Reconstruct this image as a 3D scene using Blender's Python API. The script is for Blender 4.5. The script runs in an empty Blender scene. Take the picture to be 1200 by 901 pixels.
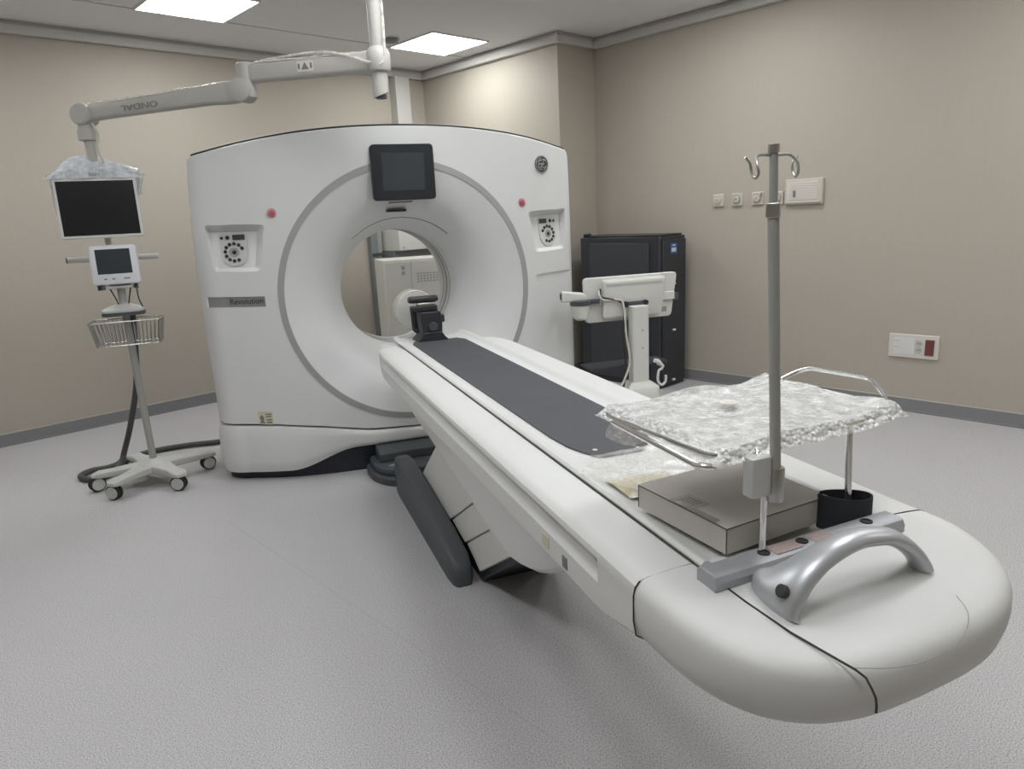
import bpy, bmesh, math, random
from mathutils import Vector, Matrix
from math import sin, cos, pi, radians, sqrt, hypot
random.seed(7)
C = bpy.context.scene.collection
TA = radians(23.4918)          # heading of the walls against the scanner axis

# ------------------------------------------------------------------ materials
MATS = {}
def mat(name, col, rough=0.5, metal=0.0, noise=0.0, nscale=40.0, bump=0.0, bscale=60.0, coat=0.0, alpha=1.0, trans=0.0, emit=None, ior=1.45, dist=0.002):
    m = bpy.data.materials.new(name); m.use_nodes = True
    nt = m.node_tree; b = nt.nodes['Principled BSDF']
    c = (col[0], col[1], col[2], 1)
    b.inputs['Base Color'].default_value = c
    b.inputs['Roughness'].default_value = rough
    b.inputs['Metallic'].default_value = metal
    b.inputs['Coat Weight'].default_value = coat
    b.inputs['Alpha'].default_value = alpha
    b.inputs['Transmission Weight'].default_value = trans
    b.inputs['IOR'].default_value = ior
    if emit:
        b.inputs['Emission Color'].default_value = (*emit[:3], 1); b.inputs['Emission Strength'].default_value = emit[3]
    tc = nt.nodes.new('ShaderNodeTexCoord')
    if noise > 0:
        n = nt.nodes.new('ShaderNodeTexNoise'); n.inputs['Scale'].default_value = nscale; n.inputs['Detail'].default_value = 4
        r = nt.nodes.new('ShaderNodeMix'); r.data_type = 'RGBA'
        r.inputs[6].default_value = tuple(x*(1-noise) for x in col)+(1,)
        r.inputs[7].default_value = tuple(min(1, x*(1+noise)) for x in col)+(1,)
        nt.links.new(tc.outputs['Object'], n.inputs['Vector']); nt.links.new(n.outputs['Fac'], r.inputs[0])
        nt.links.new(r.outputs[2], b.inputs['Base Color'])
    if bump > 0:
        n2 = nt.nodes.new('ShaderNodeTexNoise'); n2.inputs['Scale'].default_value = bscale
        bp = nt.nodes.new('ShaderNodeBump'); bp.inputs['Strength'].default_value = bump; bp.inputs['Distance'].default_value = dist
        nt.links.new(tc.outputs['Object'], n2.inputs['Vector']); nt.links.new(n2.outputs['Fac'], bp.inputs['Height']); nt.links.new(bp.outputs['Normal'], b.inputs['Normal'])
    MATS[name] = m
    return m

WHITE = mat('scanner_white', (.70, .705, .70), .36, noise=.015, nscale=6, coat=.12)
WHITE2 = mat('table_white', (.69, .69, .675), .5, noise=.015, nscale=6)
FACE = mat('funnel_white', (.66, .66, .66), .42, noise=.015, nscale=6)
WARM = mat('arm_cream', (.46, .45, .415), .4, noise=.03, nscale=9)
RING = mat('ring_grey', (.36, .36, .355), .45, noise=.04)
BLACK = mat('black_plastic', (.028, .029, .034), .4, noise=.1)
DARK = mat('charcoal_plastic', (.072, .080, .088), .5, noise=.08, nscale=60)
NAVY = mat('dark_plinth', (.022, .025, .035), .45, noise=.08)
SEAM = mat('seam_dark', (.05, .05, .05), .8)
SOFTSEAM = mat('seam_soft', (.33, .33, .32), .7)
GLASSK = mat('screen_glass', (.02, .021, .024), .16, coat=.4)
SCRGREY = mat('screen_grey', (.045, .052, .058), .22)
BEZEL = mat('screen_bezel', (.02, .022, .027), .32)
CHROME = mat('chrome', (.88, .88, .88), .16, 1.0)
STEEL = mat('brushed_steel', (.46, .455, .43), .38, 1.0, noise=.06, nscale=120)
SILVER = mat('silver_paint', (.52, .53, .55), .36, .45, noise=.02)
SILVER2 = mat('grey_rail', (.40, .41, .43), .42, .3, noise=.02)
MATBLK = mat('table_mat', (.072, .073, .082), .6, noise=.14, nscale=7, bump=.12, bscale=500)
RED = mat('stop_red', (.42, .10, .13), .5)
STOPRING = mat('stop_ring', (.50, .25, .27), .5)
YELLOW = mat('sticker_yellow', (.62, .60, .42), .6)
INK = mat('print_dark', (.05, .05, .055), .6)
INKGREY = mat('print_grey', (.20, .20, .20), .6)
RUBBER = mat('black_rubber', (.028, .028, .030), .7)
GREYCAST = mat('stand_grey', (.50, .50, .48), .5, noise=.04)
POLEGREY = mat('pole_grey', (.36, .36, .335), .45, .15, noise=.04)
HOSE = mat('hose_grey', (.07, .075, .07), .6, noise=.1)
RACKBLK = mat('rack_black', (.032, .034, .040), .38, noise=.15, nscale=30)
RACKPANEL = mat('rack_panel', (.048, .050, .058), .5, noise=.1)
CART = mat('cart_white', (.68, .68, .65), .45, noise=.02)
CABWHITE = mat('cabinet_white', (.60, .59, .54), .5, noise=.02)
CABLEW = mat('cable_ivory', (.62, .60, .50), .5)
CUFF = mat('cuff_fabric', (.032, .036, .042), .9, bump=.4, bscale=600)
LIGHTM = mat('light_diffuser', (.9, .9, .9), .6, emit=(.97, .99, 1.0, 13.0))
LFRAME = mat('light_frame', (.75, .75, .74), .5)
PLATE = mat('plate_ivory', (.55, .52, .44), .45, noise=.02)
PLATEW = mat('plate_white', (.66, .63, .58), .4)
REDBOX = mat('socket_red', (.17, .055, .045), .35)
BLUE = mat('label_blue', (.03, .12, .38), .4)
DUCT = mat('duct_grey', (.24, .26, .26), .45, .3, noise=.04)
BAND = mat('control_plate', (.60, .60, .59), .4)
LCD = mat('lcd_grey', (.06, .065, .06), .3)
TAPE = mat('box_tape', (.42, .40, .36), .2, alpha=.5)
STEEL2 = mat('logo_silver', (.42, .42, .42), .35, .5)
LOGOD = mat('logo_dark', (.07, .07, .075), .4)
CARD = mat('box_card', (.56, .53, .49), .7, noise=.05, nscale=14)
CARDEDGE = mat('box_edge', (.13, .12, .11), .8)
PAPER = mat('label_paper', (.42, .40, .36), .6)

def wall_material():
    m = bpy.data.materials.new('wallpaper_beige'); m.use_nodes = True; nt = m.node_tree; b = nt.nodes['Principled BSDF']
    b.inputs['Roughness'].default_value = .62
    tc = nt.nodes.new('ShaderNodeTexCoord'); mp = nt.nodes.new('ShaderNodeMapping'); mp.inputs['Scale'].default_value = (90, 90, 3)
    n = nt.nodes.new('ShaderNodeTexNoise'); n.inputs['Scale'].default_value = 1.0; n.inputs['Detail'].default_value = 3
    n2 = nt.nodes.new('ShaderNodeTexNoise'); n2.inputs['Scale'].default_value = 90
    mx = nt.nodes.new('ShaderNodeMix'); mx.data_type = 'RGBA'
    mx.inputs[6].default_value = (.415, .376, .316, 1); mx.inputs[7].default_value = (.472, .432, .367, 1)
    ad = nt.nodes.new('ShaderNodeMath'); ad.operation = 'ADD'; hf = nt.nodes.new('ShaderNodeMath'); hf.operation = 'MULTIPLY'; hf.inputs[1].default_value = .5
    bp = nt.nodes.new('ShaderNodeBump'); bp.inputs['Strength'].default_value = .25; bp.inputs['Distance'].default_value = .002
    L = nt.links
    L.new(tc.outputs['Object'], mp.inputs['Vector']); L.new(mp.outputs[0], n.inputs['Vector']); L.new(tc.outputs['Object'], n2.inputs['Vector'])
    L.new(n.outputs['Fac'], ad.inputs[0]); L.new(n2.outputs['Fac'], ad.inputs[1]); L.new(ad.outputs[0], hf.inputs[0])
    L.new(hf.outputs[0], mx.inputs[0]); L.new(mx.outputs[2], b.inputs['Base Color']); L.new(hf.outputs[0], bp.inputs['Height']); L.new(bp.outputs['Normal'], b.inputs['Normal'])
    return m
def floor_material():
    m = bpy.data.materials.new('vinyl_speckled'); m.use_nodes = True; nt = m.node_tree; b = nt.nodes['Principled BSDF']
    b.inputs['Roughness'].default_value = .5
    L = nt.links
    tc = nt.nodes.new('ShaderNodeTexCoord')
    n = nt.nodes.new('ShaderNodeTexNoise'); n.inputs['Scale'].default_value = 230; n.inputs['Detail'].default_value = 3; n.inputs['Roughness'].default_value = .7
    cr = nt.nodes.new('ShaderNodeValToRGB')
    e = cr.color_ramp; e.elements[0].position = .34; e.elements[0].color = (.20, .195, .20, 1); e.elements[1].position = .49; e.elements[1].color = (.50, .485, .492, 1)
    k = e.elements.new(.66); k.color = (.66, .65, .655, 1)
    v = nt.nodes.new('ShaderNodeTexNoise'); v.inputs['Scale'].default_value = 2.2
    mx = nt.nodes.new('ShaderNodeMix'); mx.data_type = 'RGBA'; mx.blend_type = 'MULTIPLY'; mx.inputs[0].default_value = 1
    cr2 = nt.nodes.new('ShaderNodeValToRGB'); cr2.color_ramp.elements[0].color = (.93, .93, .93, 1); cr2.color_ramp.elements[1].color = (1, 1, 1, 1)
    L.new(tc.outputs['Object'], n.inputs['Vector']); L.new(n.outputs['Fac'], cr.inputs[0]); L.new(tc.outputs['Object'], v.inputs['Vector']); L.new(v.outputs['Fac'], cr2.inputs[0])
    L.new(cr.outputs[0], mx.inputs[6]); L.new(cr2.outputs[0], mx.inputs[7]); L.new(mx.outputs[2], b.inputs['Base Color'])
    return m
WALL = wall_material(); FLOOR = floor_material()
CEIL = mat('ceiling_board', (.80, .80, .81), .8, noise=.02, nscale=60)
CORN = mat('cornice_paint', (.56, .55, .52), .6)
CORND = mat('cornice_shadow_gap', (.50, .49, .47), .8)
BASEB = mat('skirting_grey', (.24, .24, .25), .55, noise=.06, nscale=80)
BASETOP = mat('skirting_cap', (.50, .48, .43), .5)

def film_material(name, alpha, cell, bstr, col=(.86, .86, .82), dist=.004, wr=.35):
    m = bpy.data.materials.new(name); m.use_nodes = True; nt = m.node_tree; b = nt.nodes['Principled BSDF']; L = nt.links
    b.inputs['Base Color'].default_value = (*col, 1); b.inputs['Roughness'].default_value = .18; b.inputs['Specular IOR Level'].default_value = .8
    tc = nt.nodes.new('ShaderNodeTexCoord'); v = nt.nodes.new('ShaderNodeTexVoronoi'); v.inputs['Scale'].default_value = cell
    n = nt.nodes.new('ShaderNodeTexNoise'); n.inputs['Scale'].default_value = 38; n.inputs['Detail'].default_value = 5
    mr = nt.nodes.new('ShaderNodeMapRange'); mr.inputs[1].default_value = .35; mr.inputs[2].default_value = .7; mr.inputs[3].default_value = alpha*.6; mr.inputs[4].default_value = min(1, alpha*1.5)
    bp = nt.nodes.new('ShaderNodeBump'); bp.inputs['Strength'].default_value = bstr; bp.inputs['Distance'].default_value = dist; bp.invert = True
    bp2 = nt.nodes.new('ShaderNodeBump'); bp2.inputs['Strength'].default_value = wr; bp2.inputs['Distance'].default_value = .006
    for q in (v, n): L.new(tc.outputs['Object'], q.inputs['Vector'])
    L.new(v.outputs['Distance'], bp.inputs['Height']); L.new(n.outputs['Fac'], bp2.inputs['Height']); L.new(bp2.outputs['Normal'], bp.inputs['Normal'])
    L.new(bp.outputs['Normal'], b.inputs['Normal']); L.new(n.outputs['Fac'], mr.inputs[0]); L.new(mr.outputs[0], b.inputs['Alpha'])
    return m
BUBBLE = film_material('bubble_film', .60, 105, 1.0, (1.0, 1.0, .985), .008)
FILM = film_material('clear_film', .34, 20, .3, (.80, .80, .76))
WRAPW = film_material('white_poly_film', 1.0, 14, .25, (.66, .69, .73))
ARMFILM = film_material('arm_film', .5, 25, .3, (.90, .88, .82))
ACRYL = mat('milky_acrylic', (.72, .72, .66), .2, alpha=.55, noise=.02)
DISCW = mat('phantom_white', (.72, .72, .68), .5)

# ------------------------------------------------------------------ helpers
ROOTM = {}
def root_matrix(o):
    while o.parent: o = o.parent
    return Matrix.Translation(o.location) @ Matrix.Rotation(o.rotation_euler.z, 4, 'Z')
def thing(name, label, cat, loc=(0, 0, 0), rz=0, group=None):
    o = bpy.data.objects.new(name, None); C.objects.link(o); o.empty_display_size = .1
    o.location = loc; o.rotation_euler = (0, 0, rz); o['label'] = label; o['category'] = cat
    if group: o['group'] = group
    return o
def obj(name, bm, m, parent=None, world=True, bevel=0, seg=2, smooth=35, label=None, flip=True, kind=None):
    if parent is not None and world:
        bm.transform(root_matrix(parent).inverted())
    if flip: bmesh.ops.recalc_face_normals(bm, faces=bm.faces)
    me = bpy.data.meshes.new(name); bm.to_mesh(me); bm.free()
    for x in (m if isinstance(m, (list, tuple)) else [m]): me.materials.append(x)
    if smooth:
        me.polygons.foreach_set('use_smooth', [True]*len(me.polygons)); me.set_sharp_from_angle(angle=radians(smooth))
    o = bpy.data.objects.new(name, me); C.objects.link(o)
    if parent is not None: o.parent = parent
    if bevel:
        b = o.modifiers.new('Bevel', 'BEVEL'); b.width = bevel; b.segments = seg; b.limit_method = 'ANGLE'; b.angle_limit = radians(40); b.harden_normals = False
    if label: o['label'] = label
    if kind: o['kind'] = kind
    return o
def tag(o, label, cat, group=None):
    o['label'] = label; o['category'] = cat
    if group: o['group'] = group
    return o
def struct(name, bm, m, rz=0, **k):
    o = obj(name, bm, m, None, **k); o['kind'] = 'structure'; o.rotation_euler = (0, 0, rz); return o
def B(*boxes):
    bm = bmesh.new()
    for b in boxes: box(bm, *b)
    return bm
def box(bm, x0, x1, y0, y1, z0, z1, M=None):
    v = [bm.verts.new((x, y, z)) for x in (x0, x1) for y in (y0, y1) for z in (z0, z1)]
    for f in ((0, 1, 3, 2), (4, 6, 7, 5), (0, 4, 5, 1), (2, 3, 7, 6), (0, 2, 6, 4), (1, 5, 7, 3)): bm.faces.new([v[i] for i in f])
    if M is not None:
        for q in v: q.co = M @ q.co
    return bm
def frame_for(d):
    d = d.normalized(); a = Vector((0, 0, 1)) if abs(d.z) < .9 else Vector((1, 0, 0))
    u = d.cross(a).normalized(); return u, d.cross(u).normalized()
def tube(bm, pts, r, n=12, closed=False, caps=True):
    pts = [Vector(p) for p in pts]; rs = r if isinstance(r, (list, tuple)) else [r]*len(pts)
    rings = []; u = None
    for i, p in enumerate(pts):
        if closed: d = pts[(i+1) % len(pts)]-pts[i-1]
        else: d = pts[min(i+1, len(pts)-1)]-pts[max(i-1, 0)]
        if d.length < 1e-9: d = Vector((0, 0, 1))
        d.normalize()
        if u is None: u, w = frame_for(d)
        else:
            u = (u-d*u.dot(d)); u = u.normalized() if u.length > 1e-6 else frame_for(d)[0]; w = d.cross(u).normalized()
        ru = rs[i] if not isinstance(rs[i], (tuple, list)) else rs[i][0]; rw = rs[i] if not isinstance(rs[i], (tuple, list)) else rs[i][1]
        rings.append([bm.verts.new(p+u*(ru*cos(2*pi*k/n))+w*(rw*sin(2*pi*k/n))) for k in range(n)])
    m = len(rings)
    for i in range(m if closed else m-1):
        a, b = rings[i], rings[(i+1) % m]
        for k in range(n): bm.faces.new((a[k], a[(k+1) % n], b[(k+1) % n], b[k]))
    if caps and not closed: bm.faces.new(rings[0][::-1]); bm.faces.new(rings[-1])
    return bm
def T(pts, r, n=12, **k): return tube(bmesh.new(), pts, r, n, **k)
def smooth_path(pts, n=8):
    P = [Vector(p) for p in pts]; out = []
    for i in range(len(P)-1):
        p0 = P[max(i-1, 0)]; p1 = P[i]; p2 = P[i+1]; p3 = P[min(i+2, len(P)-1)]
        for k in range(n):
            t = k/n; out.append(.5*((2*p1)+(p2-p0)*t+(2*p0-5*p1+4*p2-p3)*t*t+(3*p1-p0-3*p2+p3)*t**3))
    out.append(P[-1]); return out
def round_path(pts, r, n=5):
    P = [Vector(p) for p in pts]; out = [P[0]]
    for i in range(1, len(P)-1):
        a, b, c = P[i-1], P[i], P[i+1]; d1 = (a-b); d2 = (c-b); rr = min(r, d1.length*.45, d2.length*.45)
        s = b+d1.normalized()*rr; e = b+d2.normalized()*rr
        for k in range(n+1):
            t = k/n; out.append(s*(1-t)**2+b*2*t*(1-t)+e*t*t)
    out.append(P[-1]); return out
def lathe(bm, prof, c=(0, 0, 0), axis='Z', n=32, caps=True):
    rings = []
    for r, h in prof:
        ring = []
        for k in range(n):
            a = 2*pi*k/n; x, y = r*cos(a), r*sin(a)
            p = {'Z': (x, y, h), 'Y': (x, h, y), 'X': (h, x, y)}[axis]
            ring.append(bm.verts.new(Vector(p)+Vector(c)))
        rings.append(ring)
    for a, b in zip(rings, rings[1:]):
        for k in range(n): bm.faces.new((a[k], a[(k+1) % n], b[(k+1) % n], b[k]))
    if caps: bm.faces.new(rings[0][::-1]); bm.faces.new(rings[-1])
    return bm
def LA(prof, c=(0, 0, 0), axis='Z', n=32, **k): return lathe(bmesh.new(), prof, c, axis, n, **k)
def loft(bm, loops, close=True, caps=True, cyc=False):
    R = [[bm.verts.new(p) for p in l] for l in loops]; n = len(R[0])
    idx = list(zip(R, R[1:]))+([(R[-1], R[0])] if cyc else [])
    for a, b in idx:
        for k in range(n if close else n-1): bm.faces.new((a[k], a[(k+1) % n], b[(k+1) % n], b[k]))
    if caps and close and not cyc: bm.faces.new(R[0][::-1]); bm.faces.new(R[-1])
    return bm
def prism(bm, poly, a, b, axis='X'):
    f = {'X': lambda p, t: (t, p[0], p[1]), 'Y': lambda p, t: (p[0], t, p[1]), 'Z': lambda p, t: (p[0], p[1], t)}[axis]
    return loft(bm, [[f(p, a) for p in poly], [f(p, b) for p in poly]])
def PR(poly, a, b, axis='X'): return prism(bmesh.new(), poly, a, b, axis)
def rrect(x0, x1, y0, y1, r, n=5):
    o = []
    for cx, cy, a0 in ((x1-r, y1-r, 0), (x0+r, y1-r, 90), (x0+r, y0+r, 180), (x1-r, y0+r, 270)):
        for k in range(n+1):
            a = radians(a0+90*k/n); o.append((cx+r*cos(a), cy+r*sin(a)))
    return o
def rpoly(P, r, n=4):
    out = []; m = len(P)
    for i in range(m):
        a, b, c = Vector(P[i-1]).to_2d(), Vector(P[i]).to_2d(), Vector(P[(i+1) % m]).to_2d()
        rr = min(r, (a-b).length*.45, (c-b).length*.45)
        s = b+(a-b).normalized()*rr; e = b+(c-b).normalized()*rr
        for k in range(n+1):
            t = k/n; q = s*(1-t)**2+b*2*t*(1-t)+e*t*t; out.append((q.x, q.y))
    return out
def lerp_table(tab, x):
    if x <= tab[0][0]: return tab[0][1]
    for (a, va), (b, vb) in zip(tab, tab[1:]):
        if x <= b: return va+(vb-va)*(x-a)/(b-a)
    return tab[-1][1]
def sst(a, b, x):
    t = max(0, min(1, (x-a)/(b-a))); return t*t*(3-2*t)
def text_mesh(s, size, M, depth=.001, shear=0, sx=1.0):
    cu = bpy.data.curves.new('t', 'FONT'); cu.body = s; cu.size = size; cu.extrude = depth; cu.align_x = 'CENTER'; cu.align_y = 'CENTER'; cu.shear = shear
    o = bpy.data.objects.new('t', cu); C.objects.link(o)
    dg = bpy.context.evaluated_depsgraph_get(); me = bpy.data.meshes.new_from_object(o.evaluated_get(dg))
    bm = bmesh.new(); bm.from_mesh(me); bm.transform(M @ Matrix.Diagonal((sx, 1, 1, 1)))
    bpy.data.objects.remove(o); bpy.data.curves.remove(cu); bpy.data.meshes.remove(me)
    return bm
def face_M(x, y, z, rz=0):        # text standing up, read from -Y
    return Matrix.Translation((x, y, z)) @ Matrix.Rotation(rz, 4, 'Z') @ Matrix.Rotation(pi/2, 4, 'X')
def add(bm, other):
    me = bpy.data.meshes.new('x'); other.to_mesh(me); other.free(); bm.from_mesh(me); bpy.data.meshes.remove(me); return bm
def cut(o, cutters):
    for bmc in cutters:
        bmesh.ops.recalc_face_normals(bmc, faces=bmc.faces)
        me = bpy.data.meshes.new('c'); bmc.to_mesh(me); bmc.free(); c = bpy.data.objects.new('c', me); C.objects.link(c)
        c.matrix_world = root_matrix(o) if o.parent else Matrix()
        c.location = (0, 0, 0) if not o.parent else root_matrix(o).translation
        md = o.modifiers.new('b', 'BOOLEAN'); md.operation = 'DIFFERENCE'; md.solver = 'EXACT'; md.object = c
        bpy.context.view_layer.update()
        dg = bpy.context.evaluated_depsgraph_get(); new = bpy.data.meshes.new_from_object(o.evaluated_get(dg))
        o.modifiers.remove(md); old = o.data; o.data = new; bpy.data.meshes.remove(old); bpy.data.objects.remove(c)
    o.data.polygons.foreach_set('use_smooth', [True]*len(o.data.polygons)); o.data.set_sharp_from_angle(angle=radians(30))
def copy_tree(o, parent=None):
    c = o.copy(); C.objects.link(c)
    if parent: c.parent = parent
    for ch in [x for x in bpy.data.objects if x.parent == o]: copy_tree(ch, c)
    return c

# ------------------------------------------------------------------ room (mesh in wall-aligned frame u,v)
def uv(u, v, z=0):     # wall frame -> world
    return Vector((u*cos(TA)-v*sin(TA), u*sin(TA)+v*cos(TA), z))
U0, U1, V0, V1, HC = -2.6, 5.10, -2.0, 6.0, 2.85
PU, PV = 4.64, 4.19
struct('floor', B((U0-.1, U1+.1, V0-.1, V1+.1, -.1, 0)), FLOOR, TA, smooth=0)
struct('ceiling', B((U0-.1, U1+.1, V0-.1, 5.285, HC, HC+.1), (U0-.1, U1+.1, 5.30, V1+.1, HC-.004, HC+.1), (U0-.1, U1+.1, 5.28, 5.305, HC+.02, HC+.1)), CEIL, TA, smooth=0)
struct('wall_left', B((U0-.1, U1+.1, V1, V1+.1, 0, HC)), WALL, TA, smooth=0)
struct('wall_right', B((U1, U1+.1, V0-.1, V1, 0, HC)), WALL, TA, smooth=0)
struct('wall_far', B((PU, U1, PV, V1, 0, HC)), WALL, TA, smooth=0)
struct('wall_near', B((U0-.1, U1, V0-.1, V0, 0, HC)), WALL, TA, smooth=0)
struct('wall_rear', B((U0-.1, U0, V0, V1, 0, HC)), WALL, TA, smooth=0)
runs = {'left': [((U0, V1), (PU, V1))], 'far': [((PU, V1), (PU, PV)), ((PU, PV), (U1, PV))], 'right': [((U1, PV), (U1, V0))]}
def skirt(bm, a, b, out, z0, z1, t):
    (u0, v0), (u1, v1) = a, b; du, dv = out
    xs = sorted((u0, u1)); ys = sorted((v0, v1))
    if du: xs = sorted((u0, u0+du*t))
    if dv: ys = sorted((v0, v0+dv*t))
    box(bm, xs[0], xs[1], ys[0], ys[1], z0, z1)
outs = {'left': [(0, -1)], 'far': [(-1, 0), (0, -1)], 'right': [(-1, 0)]}
k = 0
for nm in ('left', 'far', 'right'):
    bm = bmesh.new(); cp = bmesh.new(); co = bmesh.new(); gp = bmesh.new()
    for (a, b), o_ in zip(runs[nm], outs[nm]):
        skirt(bm, a, b, o_, 0, .085, .008); skirt(bm, a, b, o_, 0, .012, .022); skirt(cp, a, b, o_, .0855, .092, .010)
        if nm == 'far' and o_ == (-1, 0): a = (a[0], a[1]); b = (b[0], b[1]-.05)
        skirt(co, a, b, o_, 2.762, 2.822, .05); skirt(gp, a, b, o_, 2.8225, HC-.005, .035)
    s = struct('baseboard_'+nm, bm, BASEB, TA, smooth=0)
    obj('top_strip', cp, BASETOP, s, world=False, smooth=0)
    k += 1
    s = struct('trim_%d' % k, co, CORN, TA, smooth=0, bevel=.006)
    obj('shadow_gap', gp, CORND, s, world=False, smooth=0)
struct('trim_4', B((4.235, 4.40, V1-.10, V1-.001, .09, 2.7615)), CORN, TA, bevel=.006)   # pale boxed riser on the left wall
# weld line in the vinyl
struct('trim_5', B((1.20, 1.203, .5, 3.4, .0002, .0008)), mat('weld_line', (.46, .455, .458), .6), TA, smooth=0)

# ceiling lights
def ceiling_light(u, v, label, group):
    p = uv(u, v, HC)
    t = thing('ceiling_light', label, 'light', p, TA, group)
    fr = bmesh.new()
    for b in ((-.30, .30, -.30, -.287), (-.30, .30, .287, .30), (-.30, -.287, -.287, .287), (.287, .30, -.287, .287)): box(fr, *b, -.012, -.0005)
    obj('frame', fr, LFRAME, t, world=False, smooth=0)
    obj('diffuser', B((-.287, .287, -.287, .287, -.009, -.002)), LIGHTM, t, world=False, smooth=0)
    return t
ceiling_light(2.065, 4.99, 'bright square ceiling light panel above the monitor boom, at the top left', None)
ceiling_light(4.065, 5.00, 'bright square ceiling light panel right of the arm column, near the pale riser', None)
for (u, v) in [(2.065, 2.4), (4.065, 2.6), (.065, 2.6), (.065, 4.99), (4.065, .4), (2.065, .4), (.065, .4), (4.065, -1.4)]:
    ceiling_light(u, v, 'square ceiling light panel overhead outside the picture', 'ceiling light panels overhead')
sd = uv(3.62, 5.05, HC)
t = thing('smoke_detector', 'small grey round detector on the ceiling beside the arm column', 'smoke detector', sd)
obj('housing', LA([(.065, -.001), (.065, -.02), (.05, -.035), (.02, -.04)], sd), mat('detector_grey', (.22, .22, .21), .5), t)
obj('mounting_ring', LA([(.075, -.0005), (.075, -.008)], sd), LFRAME, t)

# ------------------------------------------------------------------ CT scanner
GX, GZ = .868, 1.017
def yface(d): d = abs(d); return 4.0+.14*(min(d, 1.0)/.93)**3+(0 if d <= 1.0 else .02*(d-1)/.13+.14*(1-sqrt(max(0, 1-((d-1.0)/.14)**2))))
seam_tab = [(0, .235), (.32, .252), (.57, .297), (.85, .332), (1.2, .345)]
def seam(d): return lerp_table(seam_tab, abs(d))
def ztop(d): return 1.925-.125*(abs(d)/1.09)**2.1
def hw(z): return 1.135-.034*((z-1.05)/.75)**2 if z > 1.05 else 1.135-.01*((1.05-z)/.75)**2
def outline():
    P = []
    n = 60
    for i in range(n+1):                                    # top, right to left
        d = 1.07-2.14*i/n; P.append((d, ztop(d)))
    def corner(sx):
        zt = ztop(1.10); return [(sx*1.085, ztop(1.085)-.004), (sx*1.098, ztop(1.09)-.018), (sx*1.103, ztop(1.09)-.04)]
    P += corner(-1)
    for i in range(1, 36):
        z = ztop(1.09)-.06-(ztop(1.09)-.06-.38)*i/35; P.append((-hw(z), z))
    P += [(-1.12, .352)]
    for i in range(61):
        d = -1.10+2.20*i/60; P.append((d, seam(d)))
    P += [(1.12, .352)]
    for i in range(35, 0, -1):
        z = ztop(1.09)-.06-(ztop(1.09)-.06-.38)*i/35; P.append((hw(z), z))
    P += corner(1)[::-1]
    return P
OUT = outline()
def funnel_y(r, d_ring):
    u = max(0, min(1, (.705-r)/(.705-.358))); s = .30*u+.10*u*u+.60*u**4.5
    y0 = yface(d_ring); return y0+(4.38-y0)*s
def gantry_loops():
    L = []
    dirs = [Vector((x, z-GZ)).normalized() for x, z in OUT]
    def circ(r, yf): return [(GX+d.x*r, yf(d), GZ+d.y*r) for d in dirs]
    L.append(circ(.50, lambda d: 4.97)); L.append(circ(.42, lambda d: 4.92)); L.append(circ(.375, lambda d: 4.84)); L.append(circ(.358, lambda d: 4.76))
    L.append(circ(.358, lambda d: 4.56)); L.append(circ(.358, lambda d: 4.385))
    for i in range(1, 25):
        r = .358+(.705-.358)*(i/24)**1.35
        L.append(circ(r, lambda d, r=r: funnel_y(r, d.x*.705)))
    L.append(circ(.73, lambda d: yface(d.x*.73)))
    ring = [Vector((d.x*.73, d.y*.73+GZ)) for d in dirs]
    ts = [.06, .14, .24, .36, .48, .60, .70, .78, .85, .90, .94, .965]
    for t_ in ts:
        l = []
        for (x, z), q in zip(OUT, ring):
            p = q+(Vector((x, z))-q)*t_; l.append((GX+p.x, yface(p.x), p.y))
        L.append(l)
    for ins, dy in ((.010, 0), (.004, .003), (0, .010)):
        l = []
        for (x, z), q in zip(OUT, ring):
            v = Vector((x, z))-q; p = Vector((x, z))-v.normalized()*min(ins, v.length*.03); l.append((GX+p.x, yface(p.x)+dy, p.y))
        L.append(l)
    L.append([(GX+x, max(4.5, yface(x)+.02), z) for x, z in OUT])
    L.append([(GX+x*.985, 4.93, z if z > .5 else z) for x, z in OUT]); L.append([(GX+x*.965, 4.97, z-(.02 if z > 1.6 else 0)) for x, z in OUT])
    return L
g = thing('ct_scanner', 'large white CT scanner gantry with round bore behind the patient table', 'medical scanner', (GX, 4.5, 0))
shell = obj('gantry_shell', loft(bmesh.new(), gantry_loops(), cyc=True), WHITE, g, smooth=28)
def LV(x, y, z): return (x-GX, y-4.5, z)   # gantry-local
def pocket_depth(z): return .024+.036*max(0, min(1, (z-1.215)/.19))
def trap_cut(sx):
    # recessed control pocket: wide mouth, narrower floor
    c = .932*sx
    mouth = [(-1.060, 1.452), (-.755, 1.440), (-.800, 1.192), (-1.040, 1.197)]; floor_ = [(-1.035, 1.415), (-.795, 1.405), (-.825, 1.215), (-1.020, 1.218)]
    mouth = [(x*-sx*-1, z) for x, z in mouth]; floor_ = [(x*-sx*-1, z) for x, z in floor_]
    m_ = rpoly(mouth, .02); f_ = rpoly(floor_, .015)
    pd = lambda x, z: yface(x)+pocket_depth(z)
    return loft(bmesh.new(), [[(x, 3.80-4.5, z) for x, z in m_], [(x, yface(x)-.004-4.5, z) for x, z in m_], [(x, pd(x, z)-4.5, z) for x, z in f_]])
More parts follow.
